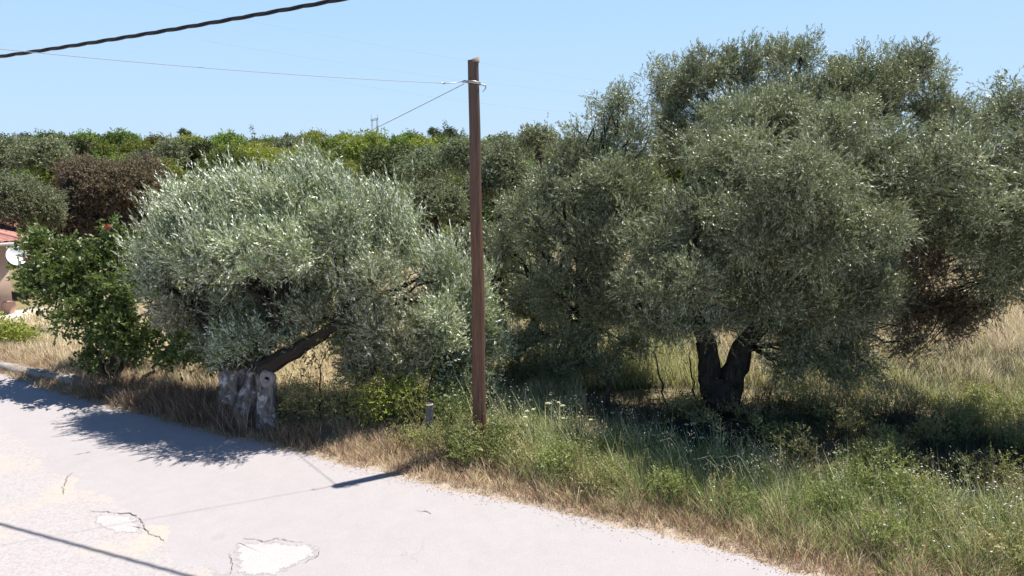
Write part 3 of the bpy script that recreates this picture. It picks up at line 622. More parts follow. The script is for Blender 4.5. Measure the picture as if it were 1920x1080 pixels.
bt = [
 (222, 360, 122, 88, 36, 'russet', 'big russet-brown tree behind the green broadleaf, tallest at left', .25),
 (150, 430, 70, 68, 34, 'russet', 'dark russet tree at the foot of the larger brown one', .1),
 (265, 440, 70, 55, 35, 'russet', 'purplish brown tree touching the silver olive on its left', .0),
 (35, 385, 78, 72, 31, 'olive_far', 'grey olive filling the left edge above the red roof', 0),
 (75, 300, 60, 42, 50, 'olive_far', 'grey-green olive behind the left edge olive', 0),
 (10, 300, 50, 42, 52, 'olive_far', 'pale olive cut by the left edge below the skyline', 0),
 (815, 385, 68, 50, 24, 'olive_far', 'rounded grey olive behind the left side of the pole', 0),
 (880, 300, 62, 48, 36, 'olive_far', 'grey olive half hidden by the pole', 0),
 (800, 318, 55, 45, 40, 'olive_far', 'hazy olive left of the pole above the rounded one', 0),
 (735, 310, 62, 48, 48, 'dark', 'dark green oak left of the grey olives near the pole', 0),
 (935, 340, 62, 80, 26, 'olive_far', 'tall grey olive right behind the pole', 0),
 (960, 285, 45, 30, 44, 'olive_far', 'small olive crown on the skyline right of the pole', 0),
 (1010, 262, 34, 34, 34, 'olive', 'wispy dark tree poking above the skyline right of the pole', 0),
 (930, 480, 60, 90, 20, 'olive', 'dark shaded olive behind the pole at mid height', 0),
 (870, 470, 40, 60, 22, 'olive', 'shaded olive behind the right end of the silver olive', 0),
 (655, 335, 48, 30, 50, 'lime', 'bright green round tree over the top of the silver olive', 0),
 (495, 312, 70, 34, 60, 'lime', 'wide yellow-green tree above the middle of the silver olive', .1),
 (585, 312, 45, 34, 58, 'oak', 'olive-brown tree above the silver olive shoots', .3),
 (420, 315, 48, 34, 56, 'oak', 'mid green tree above the left shoots of the silver olive', 0),
 (365, 300, 48, 30, 66, 'dark', 'dark clumped tree right of the russet tree', 0),
 (318, 285, 30, 26, 62, 'olive_far', 'small grey-dark olive on the right shoulder of the russet tree', 0),
 (140, 290, 45, 30, 62, 'dark', 'dark oak above the russet tree top left', 0),
 (115, 330, 40, 32, 50, 'oak', 'green tree between left olives and russet tree', 0),
 (1000, 570, 75, 85, 19.5, 'olive', 'shaded olive filling the gap right of the pole', 0),
 (880, 610, 60, 70, 17.5, 'olive', 'shaded bushy olive behind the foot of the pole', 0),
 (1230, 560, 85, 70, 21, 'olive', 'dim olive seen between the two right-hand crowns', 0),
 (1640, 540, 90, 60, 22, 'olive', 'dim olive behind the dead russet boughs', 0),
 (690, 280, 50, 25, 75, 'lime', 'sunlit green tree on the slope under the pylon', 0),
 (300, 330, 40, 30, 55, 'oak', 'green tree behind the russet crown', 0),
]
for i, (px, py, rx, ry, D, kind, lab, dry) in enumerate(bt):
    ball(px, py, rx, ry, D, kind, lab, 100+i, dry=dry)

# archetype hillside trees, copied
def archetype(kind, seed, R, H, leaf, nl, cyp=False):
    r = np.random.default_rng(seed); lobes = []
    if cyp:
        for i in range(8): z = H*(.15+.8*i/7); rr = R*(1-.8*i/7)*.9+.1; lobes.append((r.normal(0, .1), r.normal(0, .1), z, rr, rr, H*.1, 0, 1))
    else:
        for i in range(nl):
            u = unit(r.normal(size=3)); u[2] = abs(u[2])
            q = r.uniform(.28, .42); lobes.append((u[0]*R*.66, u[1]*R*.66, H*.52+u[2]*H*.33, R*q, R*q, R*q*.75, 0.15*(r.random() < .2), 1))
        lobes.append((0, 0, H*.5, R*.7, R*.7, H*.3, 0, .6))
    LV = Leaves(); lobes = boughs(lobes, seed, n=6) if not cyp else lobes
    for _ in foliage(LV, lobes, 2.0/leaf**2/30*1.4, 5, 6, leaf*1.15, leaf, seed, ratio=.6, droop=.1, up=.2, spread=leaf*1.2, inner=.08, lowskip=-.55): pass
    tb = MB(); tb.tube(bez((0, 0, -.4), (0, 0, H*.5), 0, 5, .05, r), np.linspace(.25, .15, 5), 7)
    for i in range(3): tb.tube(bez((0, 0, H*.3), (lobes[i][0], lobes[i][1], lobes[i][2]), .2, 5), np.linspace(.12, .05, 5), 5)
    return LV, tb
protos = {}
def proto(key, kind, **kw):
    LV, tb = archetype(kind, **kw)
    c = LV.build('crown', M[kind]); t = tb.build('trunk', M['bark'], smooth=True)
    print(key, LV.count)
    protos[key] = (c.data, t.data); bpy.data.objects.remove(c); bpy.data.objects.remove(t)
proto('oak1', 'oak', seed=1, R=4.2, H=7.0, leaf=.30, nl=16)
proto('oak2', 'oak', seed=2, R=3.8, H=6.2, leaf=.30, nl=14)
proto('lime1', 'lime', seed=3, R=4.0, H=6.0, leaf=.30, nl=14)
proto('dark1', 'dark', seed=4, R=3.6, H=6.5, leaf=.30, nl=12)
proto('olive1', 'olive_far', seed=5, R=3.6, H=5.6, leaf=.26, nl=14)
proto('cyp', 'dark', seed=6, R=1.2, H=8, leaf=.3, nl=0, cyp=True)
DESC = {'oak1': 'mid green rounded tree on the wooded hillside', 'oak2': 'lower green spreading tree on the wooded hillside', 'lime1': 'yellow-green tree catching sun on the wooded hillside',
        'dark1': 'dark green dense tree on the wooded hillside', 'olive1': 'grey-green olive scattered among the hillside trees', 'cyp': 'slim dark cypress on the skyline'}
def where(x, y, z):
    v = (z-CH)*cp+y*sp*1.0; dep = y*cp-(z-CH)*sp; px = 960+F*x/dep
    h = 'beyond the left edge of the view' if px < -20 else 'far left, over the grey olives' if px < 110 else 'above the russet tree' if px < 270 else 'right of the russet tree' if px < 400 else 'over the left half of the silver olive' if px < 500 else 'over the highest shoots of the silver olive' if px < 590 else 'under and beside the pylon' if px < 740 else 'just left of the pole' if px < 885 else 'right of the pole' if px < 1050 else 'behind the big right-hand olives'
    d = 'lower slope' if y < 95 else 'middle slope' if y < 140 else 'upper slope' if y < 185 else 'crest'
    return d+', '+h
SHORT = {'oak1': 'mid green rounded tree', 'oak2': 'spreading green tree', 'lime1': 'yellow-green sunlit tree', 'dark1': 'dark dense tree', 'olive1': 'grey-green olive', 'cyp': 'dark cypress'}
def place(key, x, y, s, rz, label=None, zoff=0, group=None):
    z = float(zt(x, y))+zoff
    o = empty('cypress' if key == 'cyp' else 'hillside_tree', (x, y, z), label or (SHORT[key]+' on '+where(x, y, z+3)), 'cypress' if key == 'cyp' else 'tree', group or {'oak1': 'rounded green hillside trees', 'oak2': 'spreading green hillside trees', 'lime1': 'yellow-green hillside trees', 'dark1': 'dark hillside trees', 'olive1': 'hillside olives'}.get(key, 'skyline trees'))
    o.scale = (s, s, s); o.rotation_euler = (0, 0, rz)
    for nme, d in zip(('crown', 'trunk'), protos[key]):
        c = bpy.data.objects.new(nme, d); COL.objects.link(c); c.parent = o
    return o
rr = random.Random(99); cnt = 0
y = 58.0; row = 0
while y < 235:
    sp_ = 6.2+(y-58)*.03; x = -0.74*y-4+(row % 2)*sp_*.5
    xr = .1*y+4
    while x < xr:
        px = x+rr.uniform(-1, 1)*sp_*.28; py = y+rr.uniform(-1, 1)*sp_*.3
        g = n2(np.array(px), np.array(py), 60, 4)
        key = rr.choice(['oak1', 'oak2', 'oak1', 'lime1', 'dark1', 'dark1'] if g > -.2 else ['olive1', 'olive1', 'oak2', 'dark1', 'lime1'])
        s = rr.uniform(.62, 1.15)*(.82+.30*(y-58)/170)
        place(key, px, py, s, rr.uniform(0, 6.28)); cnt += 1
        x += sp_
    y += sp_*.92; row += 1
# sparser trees beyond the right-hand olives
y = 40.0
while y < 230:
    sp_ = 30+(y-40)*.09; x = .16*y+9
    while x < .8*y+6:
        key = rr.choice(['oak1', 'oak2', 'lime1', 'olive1', 'dark1']); place(key, x+rr.uniform(-2, 2), y+rr.uniform(-2, 2), rr.uniform(.8, 1.2), rr.uniform(0, 6.28)); cnt += 1
        x += sp_
    y += sp_
print('hillside trees', cnt)
# skyline silhouettes
for px, topy, D, key, s, lab in ((70, 244, 210, 'cyp', .8, 'thin spiky cypress on the skyline near the left edge'), (96, 248, 205, 'dark1', .5, 'small dark round pine on the skyline near the left edge'), (345, 240, 225, 'dark1', .6, 'dark skyline tree above the russet tree'),
                            (432, 247, 215, 'dark1', .45, 'small dark skyline tree left of the stout cypress'), (473, 237, 215, "cyp", .75, 'short stout cypress standing on the middle skyline'), (836, 229, 225, "cyp", .9, 'dark pointed skyline conifer just left of the pole'),
                            (852, 240, 225, 'cyp', .6, 'leaning skyline conifer nearest the pole'), (812, 238, 220, 'dark1', .6, 'dark skyline tree left of the pointed conifer'), (870, 243, 228, 'cyp', .45, 'tiny thin conifer on the skyline beside the pole')):
    c = P(px, topy, D); H = {'cyp': 8.2, 'dark1': 6.9}[key]*s; gz = float(zt(c[0], c[1]))
    place(key, c[0], c[1], s, 1.0, lab, zoff=c[2]-H-gz, group='skyline trees')
# scrub between hillside trees
def scrub():
    r = np.random.default_rng(8); n = 4200
    y = r.uniform(44, 240, n); x = y*r.uniform(-.78, .75, n); z = zt(x, y)
    LV = Leaves()
    lobes = [(x[i], y[i], z[i]+.4, s*1.4, s*1.4, s, .2*(i % 5 == 0), 1) for i in range(n) for s in (.7+.9*((i*37) % 17)/17,)]
    for _ in foliage(LV, lobes, .35, 4, 5, .8, .42, 8, ratio=.55, lowskip=-.1, spread=.4): pass
    o = LV.build('scrub', M['oak']); tag(o, 'low green scrub between the hillside trees', 'scrub', kind='stuff'); print('scrub', LV.count)
scrub()

# ------------------------------------------------------------------ grass
def blades(name, x, y, h, wdt, col, label, lean=.35, z0=None, seed=0, wind=(-.1, 0), mat=None, tipw=.15):
    r = np.random.default_rng(seed); n = len(x); z = zt(x, y) if z0 is None else z0
    a = r.uniform(0, 6.28, n); side = np.stack([np.cos(a), np.sin(a), np.zeros(n)], -1)
    ln = np.stack([r.normal(0, lean, n)+wind[0], r.normal(0, lean, n)+wind[1], np.ones(n)], -1)
    h = h[:, None]; wd = wdt[:, None]; b = np.stack([x, y, z-.02], -1)
    dn = unit(ln); out = dn.copy(); out[:, 2] = 0
    m = b+dn*h*.55; tp = b+dn*h*.8+out*h*.45+np.array([0, 0, .12])*h
    V = np.stack([b-side*wd*.5, b+side*wd*.5, m+side*wd*.42, m-side*wd*.42, tp], 1).reshape(-1, 3)
    k = np.arange(n)[:, None]*5
    fi = np.concatenate([k+np.array([[0, 1, 2, 3]]), k+np.array([[3, 2, 4]])], 1).reshape(-1)
    sz = np.tile([4, 3], n)
    C = np.repeat(np.c_[col, np.ones(n)], 2, axis=0)
    o = np_mesh(name, V, fi, sz, mat or M['blade'], attrs={'col': ('FACE', C)})
    return tag(o, label, 'grass', kind='stuff')
def pal(cols, wts, n, r, var=.25):
    cols = np.array(cols); wts = np.asarray(wts, float)
    if wts.ndim == 1: k = r.choice(len(cols), n, p=wts/wts.sum())
    else:
        cw = np.cumsum(wts, 1)/wts.sum(1, keepdims=True); k = (r.random(n)[:, None] > cw).sum(1).clip(0, len(cols)-1)
    return cols[k]*(1+r.normal(0, var, n))[:, None].clip(.4, 1.7)
STRAW, TAN, RUST, GREEN, LIME_, DGREEN, BROWN = (.72, .6, .38), (.58, .44, .28), (.46, .28, .18), (.235, .33, .09), (.45, .49, .17), (.1, .135, .05), (.2, .13, .085)
# verge along the road
def verge():
    r = np.random.default_rng(12)
    # dry rust-brown fringe
    n = 60000; x = r.uniform(-13.5, 9, n); d = r.gamma(1.6, .22, n); y = np.interp(x, EDGE[:, 0], EDGE[:, 1])+d/.9
    keep = (d < 1.3) & (n2(x, y, .9, 1)+.9 > r.random(n)*1.2) & (d+.13*n2(x, y, .7, 2) > .07); x, y, d = x[keep], y[keep], d[keep]
    blades('dry_verge_grass', x, y, r.uniform(.08, .3, len(x))*(.5+d.clip(0, .8)), r.uniform(.004, .008, len(x)), pal([RUST, TAN, STRAW, BROWN, LIME_], [4, 3, 1.6, 2, .6], len(x), r), 'low rust and straw coloured dry grass fringing the road', lean=.55, seed=1)
    # mixed body of the verge
    n = 150000; x = r.uniform(-13.5, 10, n); d = .25+r.random(n)**1.15*2.3; y = np.interp(x, EDGE[:, 0], EDGE[:, 1])+d/.9
    rt = sst((x+1.5)/2.5)                                   # greener to the right of the scarred trunk
    cl = n2(x, y, 1.6, 7)
    keep = (cl+1.15 > r.random(len(x))*1.5) & ((rt > .05) | (d < 1.5) | (r.random(n) < .25)); x, y, d, rt, cl = (q[keep] for q in (x, y, d, rt, cl)); n = len(x)
    gr = np.clip(rt*1.15*(d-.35)+cl*.75*rt+.4*n2(x, y, .5, 2)*rt, 0, 1.0)[:, None]; fr = sst((d-.3)/1.4)[:, None]; lft = (1-rt)[:, None]
    wts = np.concatenate([.9*(1-fr)+.8*lft, .9*(1-fr)+.6*lft, .55+0*gr+.3*lft, gr*1.3+.08, gr*1.1+.15, gr*.9, .4*(1-fr)+.5*lft], 1)
    h = (.14+.34*sst(d/1.2)+.1*cl.clip(0, 1)+r.uniform(-.08, .14, n))*(1-.3*(1-rt))*(.95+.55*n2(x, y, .8, 10))
    blades('verge_grass', x, y, h, r.uniform(.004, .009, n), pal([RUST, TAN, STRAW, GREEN, LIME_, DGREEN, BROWN], wts, n, r, .33), 'tangled green and tan grass of the roadside verge', lean=.38, seed=2)
    # tall green stems with long lean
    n = 17000; x = r.uniform(-1.2, 9, n); d = .8+r.random(n)*2.0; y = np.interp(x, EDGE[:, 0], EDGE[:, 1])+d/.9
    keep = n2(x, y, 1.3, 9) > .1-.5*r.random(n); x, y = x[keep], y[keep]; n = len(x)
    blades('tall_grass', x, y, r.uniform(.35, 1.0, n)*(.75+.35*n2(x, y, 1.1, 3)), r.uniform(.005, .010, n), pal([GREEN, LIME_, (.42, .46, .3), DGREEN, STRAW], [4, 2.5, 1.2, 1.2, .6], n, r), 'tall arching green grass standing above the verge', lean=.22, seed=3, wind=(-.18, 0))
    # tall brown dead weeds before the scarred trunk
    n = 26000; x = r.uniform(-9.2, -3.4, n); d = .12+r.random(n)*1.1; y = np.interp(x, EDGE[:, 0], EDGE[:, 1])+d/.9; cl = n2(x, y, 1.0, 5)
    k = (cl+.9 > r.random(n)*1.4) & ((x < -4.9) | (r.random(n) < .4)); x, y, cl = x[k], y[k], cl[k]; n = len(x)
    blades('dead_weeds', x, y, r.uniform(.15, .62, n)*(.75+.4*cl.clip(-.5, 1))*(1+.45*((x > -7.2) & (x < -4.4))), r.uniform(.004, .009, n), pal([BROWN, TAN, RUST, (.12, .075, .05)], [4, 1.6, 1.6, 3], n, r), 'tall brown dead weeds in front of the scarred trunk', lean=.3, seed=7)
    n = 1500; x = r.uniform(-.8, 8.5, n); d = 1.3+r.random(n)*1.5; y = np.interp(x, EDGE[:, 0], EDGE[:, 1])+d/.9
    k = n2(x, y, .9, 11) > .0; x, y = x[k], y[k]; n = len(x); h = r.uniform(.7, 1.15, n)
    blades('seed_stalks', x, y, h, r.uniform(.006, .010, n), pal([(.5, .52, .3), (.62, .56, .36), GREEN], [3, 2, 1], n, r), 'pale seed stalks rising above the verge against the shade', lean=.16, seed=9, wind=(-.22, 0))
    LVs = Leaves(); dn = unit(np.stack([np.full(n, -.22), np.zeros(n), np.ones(n)], -1))
    for q in range(5):
        kk_ = r.random(n) < .5; b_ = np.stack([x, y, zt(x, y)], -1)+dn*h[:, None]*r.uniform(.72, .98, n)[:, None]+r.normal(0, .025, (n, 3)); m_ = int(kk_.sum())
        LVs.add(b_[kk_], unit(np.array([-.4, 0, .5])+r.normal(0, .5, (m_, 3))), r.normal(size=(m_, 3)), np.full(m_, .035), np.full(m_, .012), r.random(m_), np.zeros(m_))
    tag(LVs.build('seed_heads', simple('seed_head', (.6, .58, .4), .6)), 'pale feathery seed heads above the verge', 'grass', kind='stuff')
    # broad leafy weeds
    LV = Leaves(); lobes = []
    for i in range(150):
        xx = r.uniform(-2.0, 8.5); dd = r.uniform(.7, 2.6); yy = np.interp(xx, EDGE[:, 0], EDGE[:, 1])+dd/.9; s = r.uniform(.12, .3)
        lobes.append((xx, yy, s*.9, s, s, s*1.1, r.uniform(0, .75), 1))
    for i in range(150):
        xx = r.uniform(3.2, 11); yy = r.uniform(8, 14.5); s = r.uniform(.14, .34)
        if edge_d(xx, yy) > 2.2: lobes.append((xx, yy, s*.8, s, s, s, r.uniform(0, .8), .9))
    for px, py, s in ((1030, 880, .3), (1050, 870, .25), (1640, 915, .35), (1590, 930, .3), (1690, 960, .3), (1610, 890, .3), (1560, 960, .25), (1400, 950, .2), (1240, 930, .22), (870, 850, .28), (940, 850, .25)):
        g = G(px, py+25); lobes.append((g[0], g[1], s*1.2, s, s, s*1.2, 0, 1.6))
    for _ in foliage(LV, lobes, 34, 4, 7, .15, .045, 13, ratio=.42, up=.8, lowskip=-.5, spread=.05): pass
    tag(LV.build('leafy_weeds', M['bramble']), 'leafy green weeds growing through the verge', 'weeds', kind='stuff')
    print('weeds', LV.count)
    # vegetation behind the verge, olive shade painted into its dark blade colours
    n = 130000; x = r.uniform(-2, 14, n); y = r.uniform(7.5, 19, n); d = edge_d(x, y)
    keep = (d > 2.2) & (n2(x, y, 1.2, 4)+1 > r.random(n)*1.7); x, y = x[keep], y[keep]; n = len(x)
    blades('shade_painted_grass', x, y, r.uniform(.1, .3, n)*(1+.9*sst((x-3.5)/3)), r.uniform(.006, .012, n), pal([(.035, .05, .018), (.07, .095, .03), (.06, .042, .03), (.13, .1, .06)], [4, 2, 2, .4], n, r), 'low grass under the olives, its colour darkened for their shade', seed=4)
verge()
def meadow():
    r = np.random.default_rng(14)
    def field(name, x, y, label, seed, gfun, hb=.3, hs=.45, wscale=1.0):
        n = len(x); g = gfun(x, y)[:, None]; D = y
        wts = np.concatenate([1.5-1.3*g, .9-.8*g, .25+0*g, .25+1.2*g, .3+1.0*g, .05+.5*g], 1).clip(.01, 9)
        blades(name, x, y, r.uniform(hb, hs+hb, n)*(.8+.4*n2(x, y, 3, 2)), r.uniform(.7, 1.4, n)*(.0006*D)*wscale, pal([(.8, .67, .46), (.7, .55, .37), RUST, (.38, .41, .15), (.58, .55, .24), (.14, .18, .07)], wts, n, r, .2), label, lean=.3, seed=seed)
    # right-hand meadow
    n = 300000; y = 7.5+r.random(n)**1.1*30; x = y*r.uniform(.02, .95, n)
    d = edge_d(x, y); keep = (d > 2.4) & ((y > 15.6) | ((x > 8.6) & (d > 3.2)) | ((x > 9.5))); x, y = x[keep], y[keep]
    field('meadow_grass', x, y, 'tall mixed meadow grass, green near and straw coloured farther off', 5, lambda x, y: np.clip(.95-(y-13.5)/5.5+.25*n2(x, y, 5, 3)+.9*(x < 5.2)+.0*x, .05, 1.1))
    # strip behind the silver olive and left field
    n = 230000; y = 14+r.random(n)**1.1*20; x = -y*r.uniform(-.12, .8, n)
    d = edge_d(x, y); keep = (d > 1.0) & ~((x < -17.6) & (y > 24.0)) & (x < 1.5); x, y = x[keep], y[keep]
    field('straw_grass', x, y, 'golden dry grass of the field behind the silver olive', 6, lambda x, y: np.clip(.02+.15*n2(x, y, 4, 5)+.5*(x > -1.5), 0, 1), hb=.25, hs=.35)
    n = 2200; y = r.uniform(15, 20, n); x = y*r.uniform(.38, .6, n); k = n2(x, y, 3, 6) > .25; x, y = x[k], y[k]; n = len(x)
    LV = Leaves(); z = zt(x, y)+r.uniform(.35, .6, n)
    LV.add(np.stack([x, y, z], -1), unit(r.normal(size=(n, 3))), r.normal(size=(n, 3)), np.full(n, .05), np.full(n, .05), r.random(n), np.zeros(n))
    m = simple('yellow_petal', (.42, .36, .09), .6); tag(LV.build('yellow_flowers', m), 'scattered yellow blooms in the meadow under the right olives', 'flowers', kind='stuff')
meadow()
# small white flowers at lower right and along the verge
def daisies():
    r = np.random.default_rng(15); pts = []
    for i in range(1500):
        x = r.uniform(-2, 9.5); d = r.uniform(.5, 3.2); y = np.interp(x, EDGE[:, 0], EDGE[:, 1])+d/.9
        pr = .12+1.4*max(0, (x-5.2)/3)
        if r.random() < pr*(.5+.6*n2(np.array(x), np.array(y), 1.2, 8)): pts.append((x, y, r.uniform(.28, .55)+.1*(d > 1.5)))
    p = np.array(pts); n = len(p); LV = Leaves(); K = 6
    for k in range(K):
        a = k*math.pi*2/K; tilt = r.normal(0, .35, (n, 3)); nm = unit(np.array([0, -.3, 1.])+tilt)
        d = np.array([math.cos(a), math.sin(a), 0])+np.zeros((n, 3)); LV.add(p, d, nm, np.full(n, .015)*r.uniform(.6, 1.4, n), np.full(n, .012), r.random(n), np.zeros(n))
    tag(LV.build('white_flowers', simple('white_petal', (.7, .68, .74), .6)), 'small whitish flowers sprinkled over the verge, thickest at lower right', 'flowers', kind='stuff')
    print('flowers', n)
daisies()
# wild carrot umbels
M['stem'] = simple('green_stem', (.16, .22, .08), .6); M['umbel'] = simple('cream_umbel', (.42, .46, .24), .7)
def umbel(px, py, s, i):
    D = 11.9-.0022*(px-1000); D = max(9.6, D+((i*37) % 7-3)*.08)
    t = P(px, py, D); b = np.array([t[0]+.12*math.sin(i*2.1)+.1, t[1]+.05, 0])
    g = 'wild carrot umbels above the verge'
    o = empty('wild_carrot', tuple(b), 'cream flat-topped wild carrot umbel on a thin stem above the verge', 'wildflower', g)
    st = MB(); p = bez(b, t, 0, 8, .008, np.random.default_rng(i)); st.tube(p, np.linspace(.005, .003, 8), 5)
    local(o, st).build('stem', M['stem'], o)
    mb = MB(); r = random.Random(i)
    for k in range(14):
        a = k*2.4; q = s*math.sqrt((k+.5)/14); e = t+np.array([q*math.cos(a), q*math.sin(a), s*.6-.25*q])
        mb.tube([t, e], .0015, 4, cap=False)
        V = []
        for m_ in range(7): V.append(e+np.array([.011*math.cos(m_*.9), .011*math.sin(m_*.9), r.uniform(-.003, .003)]))
        V.append(e+[0, 0, .008]); mb.add(V, [(m_, (m_+1) % 7, 7) for m_ in range(7)])
    local(o, mb).build('flower_head', M['umbel'], o)
for i, (px, py, s) in enumerate(((1028, 758, .05), (1055, 762, .045), (1047, 755, .025), (988, 772, .035), (985, 783, .035), (1000, 768, .025), (1148, 775, .03), (1108, 788, .03), (1120, 803, .03), (1287, 797, .03), (1300, 796, .055), (1315, 822, .035), (1225, 817, .03), (1190, 843, .04),
        (1328, 846, .03), (1056, 785, .03), (1090, 795, .03), (1410, 855, .03), (1565, 850, .03), (1586, 846, .045), (1605, 850, .03))):
    umbel(px, py, s, i)
# oat-like nodding dry grass heads
def oats():
    r = random.Random(3)
    for i in range(75):
        x = r.uniform(-1.2, 7.5); y = float(np.interp(x, EDGE[:, 0], EDGE[:, 1]))+r.uniform(1.0, 2.3); h = r.uniform(.6, 1.0); dx = r.uniform(-.3, .05)
        mb = MB() if i == 0 else mb
        b = np.array([x, y, 0]); p = np.array([b, b+[dx*.2, 0, h*.5], b+[dx*.6, 0, h*.85], b+[dx*1.1, 0, h], b+[dx*1.5-.05, 0, h*.96]])
        mb.tube(p, [.003, .0026, .002, .0016, .001], 4, cap=False)
        for k in range(6):
            q = p[2]+(p[4]-p[2])*k/8+np.array([r.uniform(-.04, .04), r.uniform(-.03, .03), r.uniform(-.06, .02)])
            mb.tube([q, q+[.004, 0, -.012], q+[.002, 0, -.028]], [.001, .005, .001], 4, cap=False)
    m = simple('oat_head', (.4, .38, .22), .6)
    tag(mb.build('wild_oats', m), 'pale nodding wild oat heads over the verge', 'grass', kind='stuff')
oats()
# grit and dead leaves at the road edge
def litter():
    r = np.random.default_rng(17); n = 3600; x = r.uniform(-13, 7, n); d = -np.abs(r.normal(0, .16, n))+.12; y = np.interp(x, EDGE[:, 0], EDGE[:, 1])+d/.9
    LV = Leaves(); LV.add(np.stack([x, y, np.full(n, .021)], -1), unit(np.c_[r.normal(size=(n, 2)), np.abs(r.normal(0, .06, n))]), np.array([0, 0, 1.])+r.normal(0, .12, (n, 3)), r.uniform(.015, .045, n), r.uniform(.006, .014, n), r.random(n), np.ones(n))
    m = leaf_mat('dead_leaf', (.3, .2, .12), (.3, .2, .12), dry=(.34, .23, .15), transl=.1)
    tag(LV.build('leaf_litter', m), 'dead leaves and bits of straw strewn along the road edge', 'litter', kind='stuff')
litter()

# ------------------------------------------------------------------ pole, wires, posts
PB = G(899, 855); PT = P(889, 113, 11.9)
def wood_pole_mat():
    m, t, N, L = mat_base('weathered_pole_wood')
    tc = nd(t, 'ShaderNodeTexCoord'); mp = nd(t, 'ShaderNodeMapping'); mp.inputs['Scale'].default_value = (1, 1, .035); L.new(tc.outputs['Object'], mp.inputs[0])
    n = noise_n(t, 55, 5, .7, vec=mp.outputs[0]); n_b = noise_n(t, 2.0, 4, .6)
    c = ramp(t, n, [(.28, (.035, .02, .014)), (.45, (.14, .068, .042)), (.65, (.26, .135, .082))]); c = mixc(t, math_n(t, 'MULTIPLY', n_b, .55), c, (.115, .075, .06))
    sep = nd(t, 'ShaderNodeSeparateXYZ'); L.new(tc.outputs['Object'], sep.inputs[0])
    top = ramp(t, math_n(t, 'MULTIPLY', sep.outputs[2], 1/6.5), [(.55, (0, 0, 0)), (1., (1, 1, 1))])
    c = mixc(t, math_n(t, 'MULTIPLY', top, .55), c, (.12, .1, .09))
    finish(t, c, .8, n, .8, .012, .25); return m
def pole():
    o = empty('utility_pole', tuple(PB), 'tall reddish brown wooden utility pole standing in the verge', 'utility pole')
    k = 30; t = np.linspace(0, 1, k); b = PB+np.array([0, 0, -.2]); p = b+(PT-b)*t[:, None]
    p[:, 0] += .012*np.sin(t*5)+.006*np.sin(t*17)
    m = 28; mb = MB(); rad = np.interp(t, [0, .2, .9, 1], [.118, .112, .088, .084])
    fl = lambda s, th: 1+.018*np.sin(3*th+5*s)+.012*np.sin(9*th+2*s)+.02*np.exp(-((np.abs(((th-1.1+.3*s) % 6.283)-3.14))/.08)**2)*-2
    mb.tube(p, rad, m, cap=False, flute=fl)
    local(o, mb).build('shaft', wood_pole_mat(), o, smooth=True)
    # slanted sawn top
    V = [(PT[0]+.0855*math.cos(a), PT[1]+.0855*math.sin(a), PT[2]+.02+.035*math.cos(a)) for a in np.linspace(0, 2*math.pi, 24, endpoint=False)]
    V2 = [(x, y, PT[2]-.03) for x, y, z in V]; c2 = MB().add(V+V2, [tuple(range(24))]+[(24+i, 24+(i+1) % 24, (i+1) % 24, i) for i in range(24)])
    local(o, c2).build('sawn_top', simple('grey_end_grain', (.34, .27, .2), .9, nscale=30), o)
    steel = simple('galvanised_steel', (.5, .48, .46), .45, .5, .6, nscale=20)
    A = P(889, 156, 11.88); z = A[2]
    band = MB()
    a = np.linspace(0, 2*math.pi, 25); cx, cy = A[0], 11.88
    ring = np.stack([cx+.1*np.cos(a), cy+.1*np.sin(a), z+.0*a-.018*np.cos(a)], -1); band.tube(ring, .014, 6)
    ring2 = ring+[0, 0, .022]; band.tube(ring2, .010, 6)
    local(o, band).build('clamp_band', steel, o, smooth=True)
    hk = MB(); c0 = np.array([cx+.10, cy-.02, z-.02]); hk.tube([c0, c0+[.05, -.01, -.01], c0+[.08, -.01, -.02], c0+[.085, -.01, -.05], c0+[.06, -.01, -.09], c0+[.03, -.01, -.12]], [.012, .014, .016, .010, .006, .005], 7)
    local(o, hk).build('hook', steel, o, smooth=True)
    g = MB(); c1 = np.array([cx-.10, cy-.02, z+.01]); g.tube([c1, c1+[-.04, 0, .015], c1+[-.09, 0, .01]], [.016, .024, .012], 8)
    e = P(832, 156, 11.7); g.tube([c1+[-.09, 0, .01], e+(c1-e)*.45, e], [.006, .007, .006], 6); g.tube([e+[-.03, 0, 0], e, e+[.03, 0, 0]], [.008, .018, .008], 8)
    local(o, g).build('wire_grip', steel, o, smooth=True)
    return c1+[-.09, 0, .01], e
att, grip = pole()
def span(a, b, sag, k=60): 
    t = np.linspace(0, 1, k)[:, None]; p = np.array(a)*(1-t)+np.array(b)*t; p[:, 2] -= 4*sag*(t*(1-t))[:, 0]; return p
rub = simple('black_cable', (.02, .02, .025), .5, .4)
grey_w = simple('grey_wire', (.45, .43, .45), .5, .4)
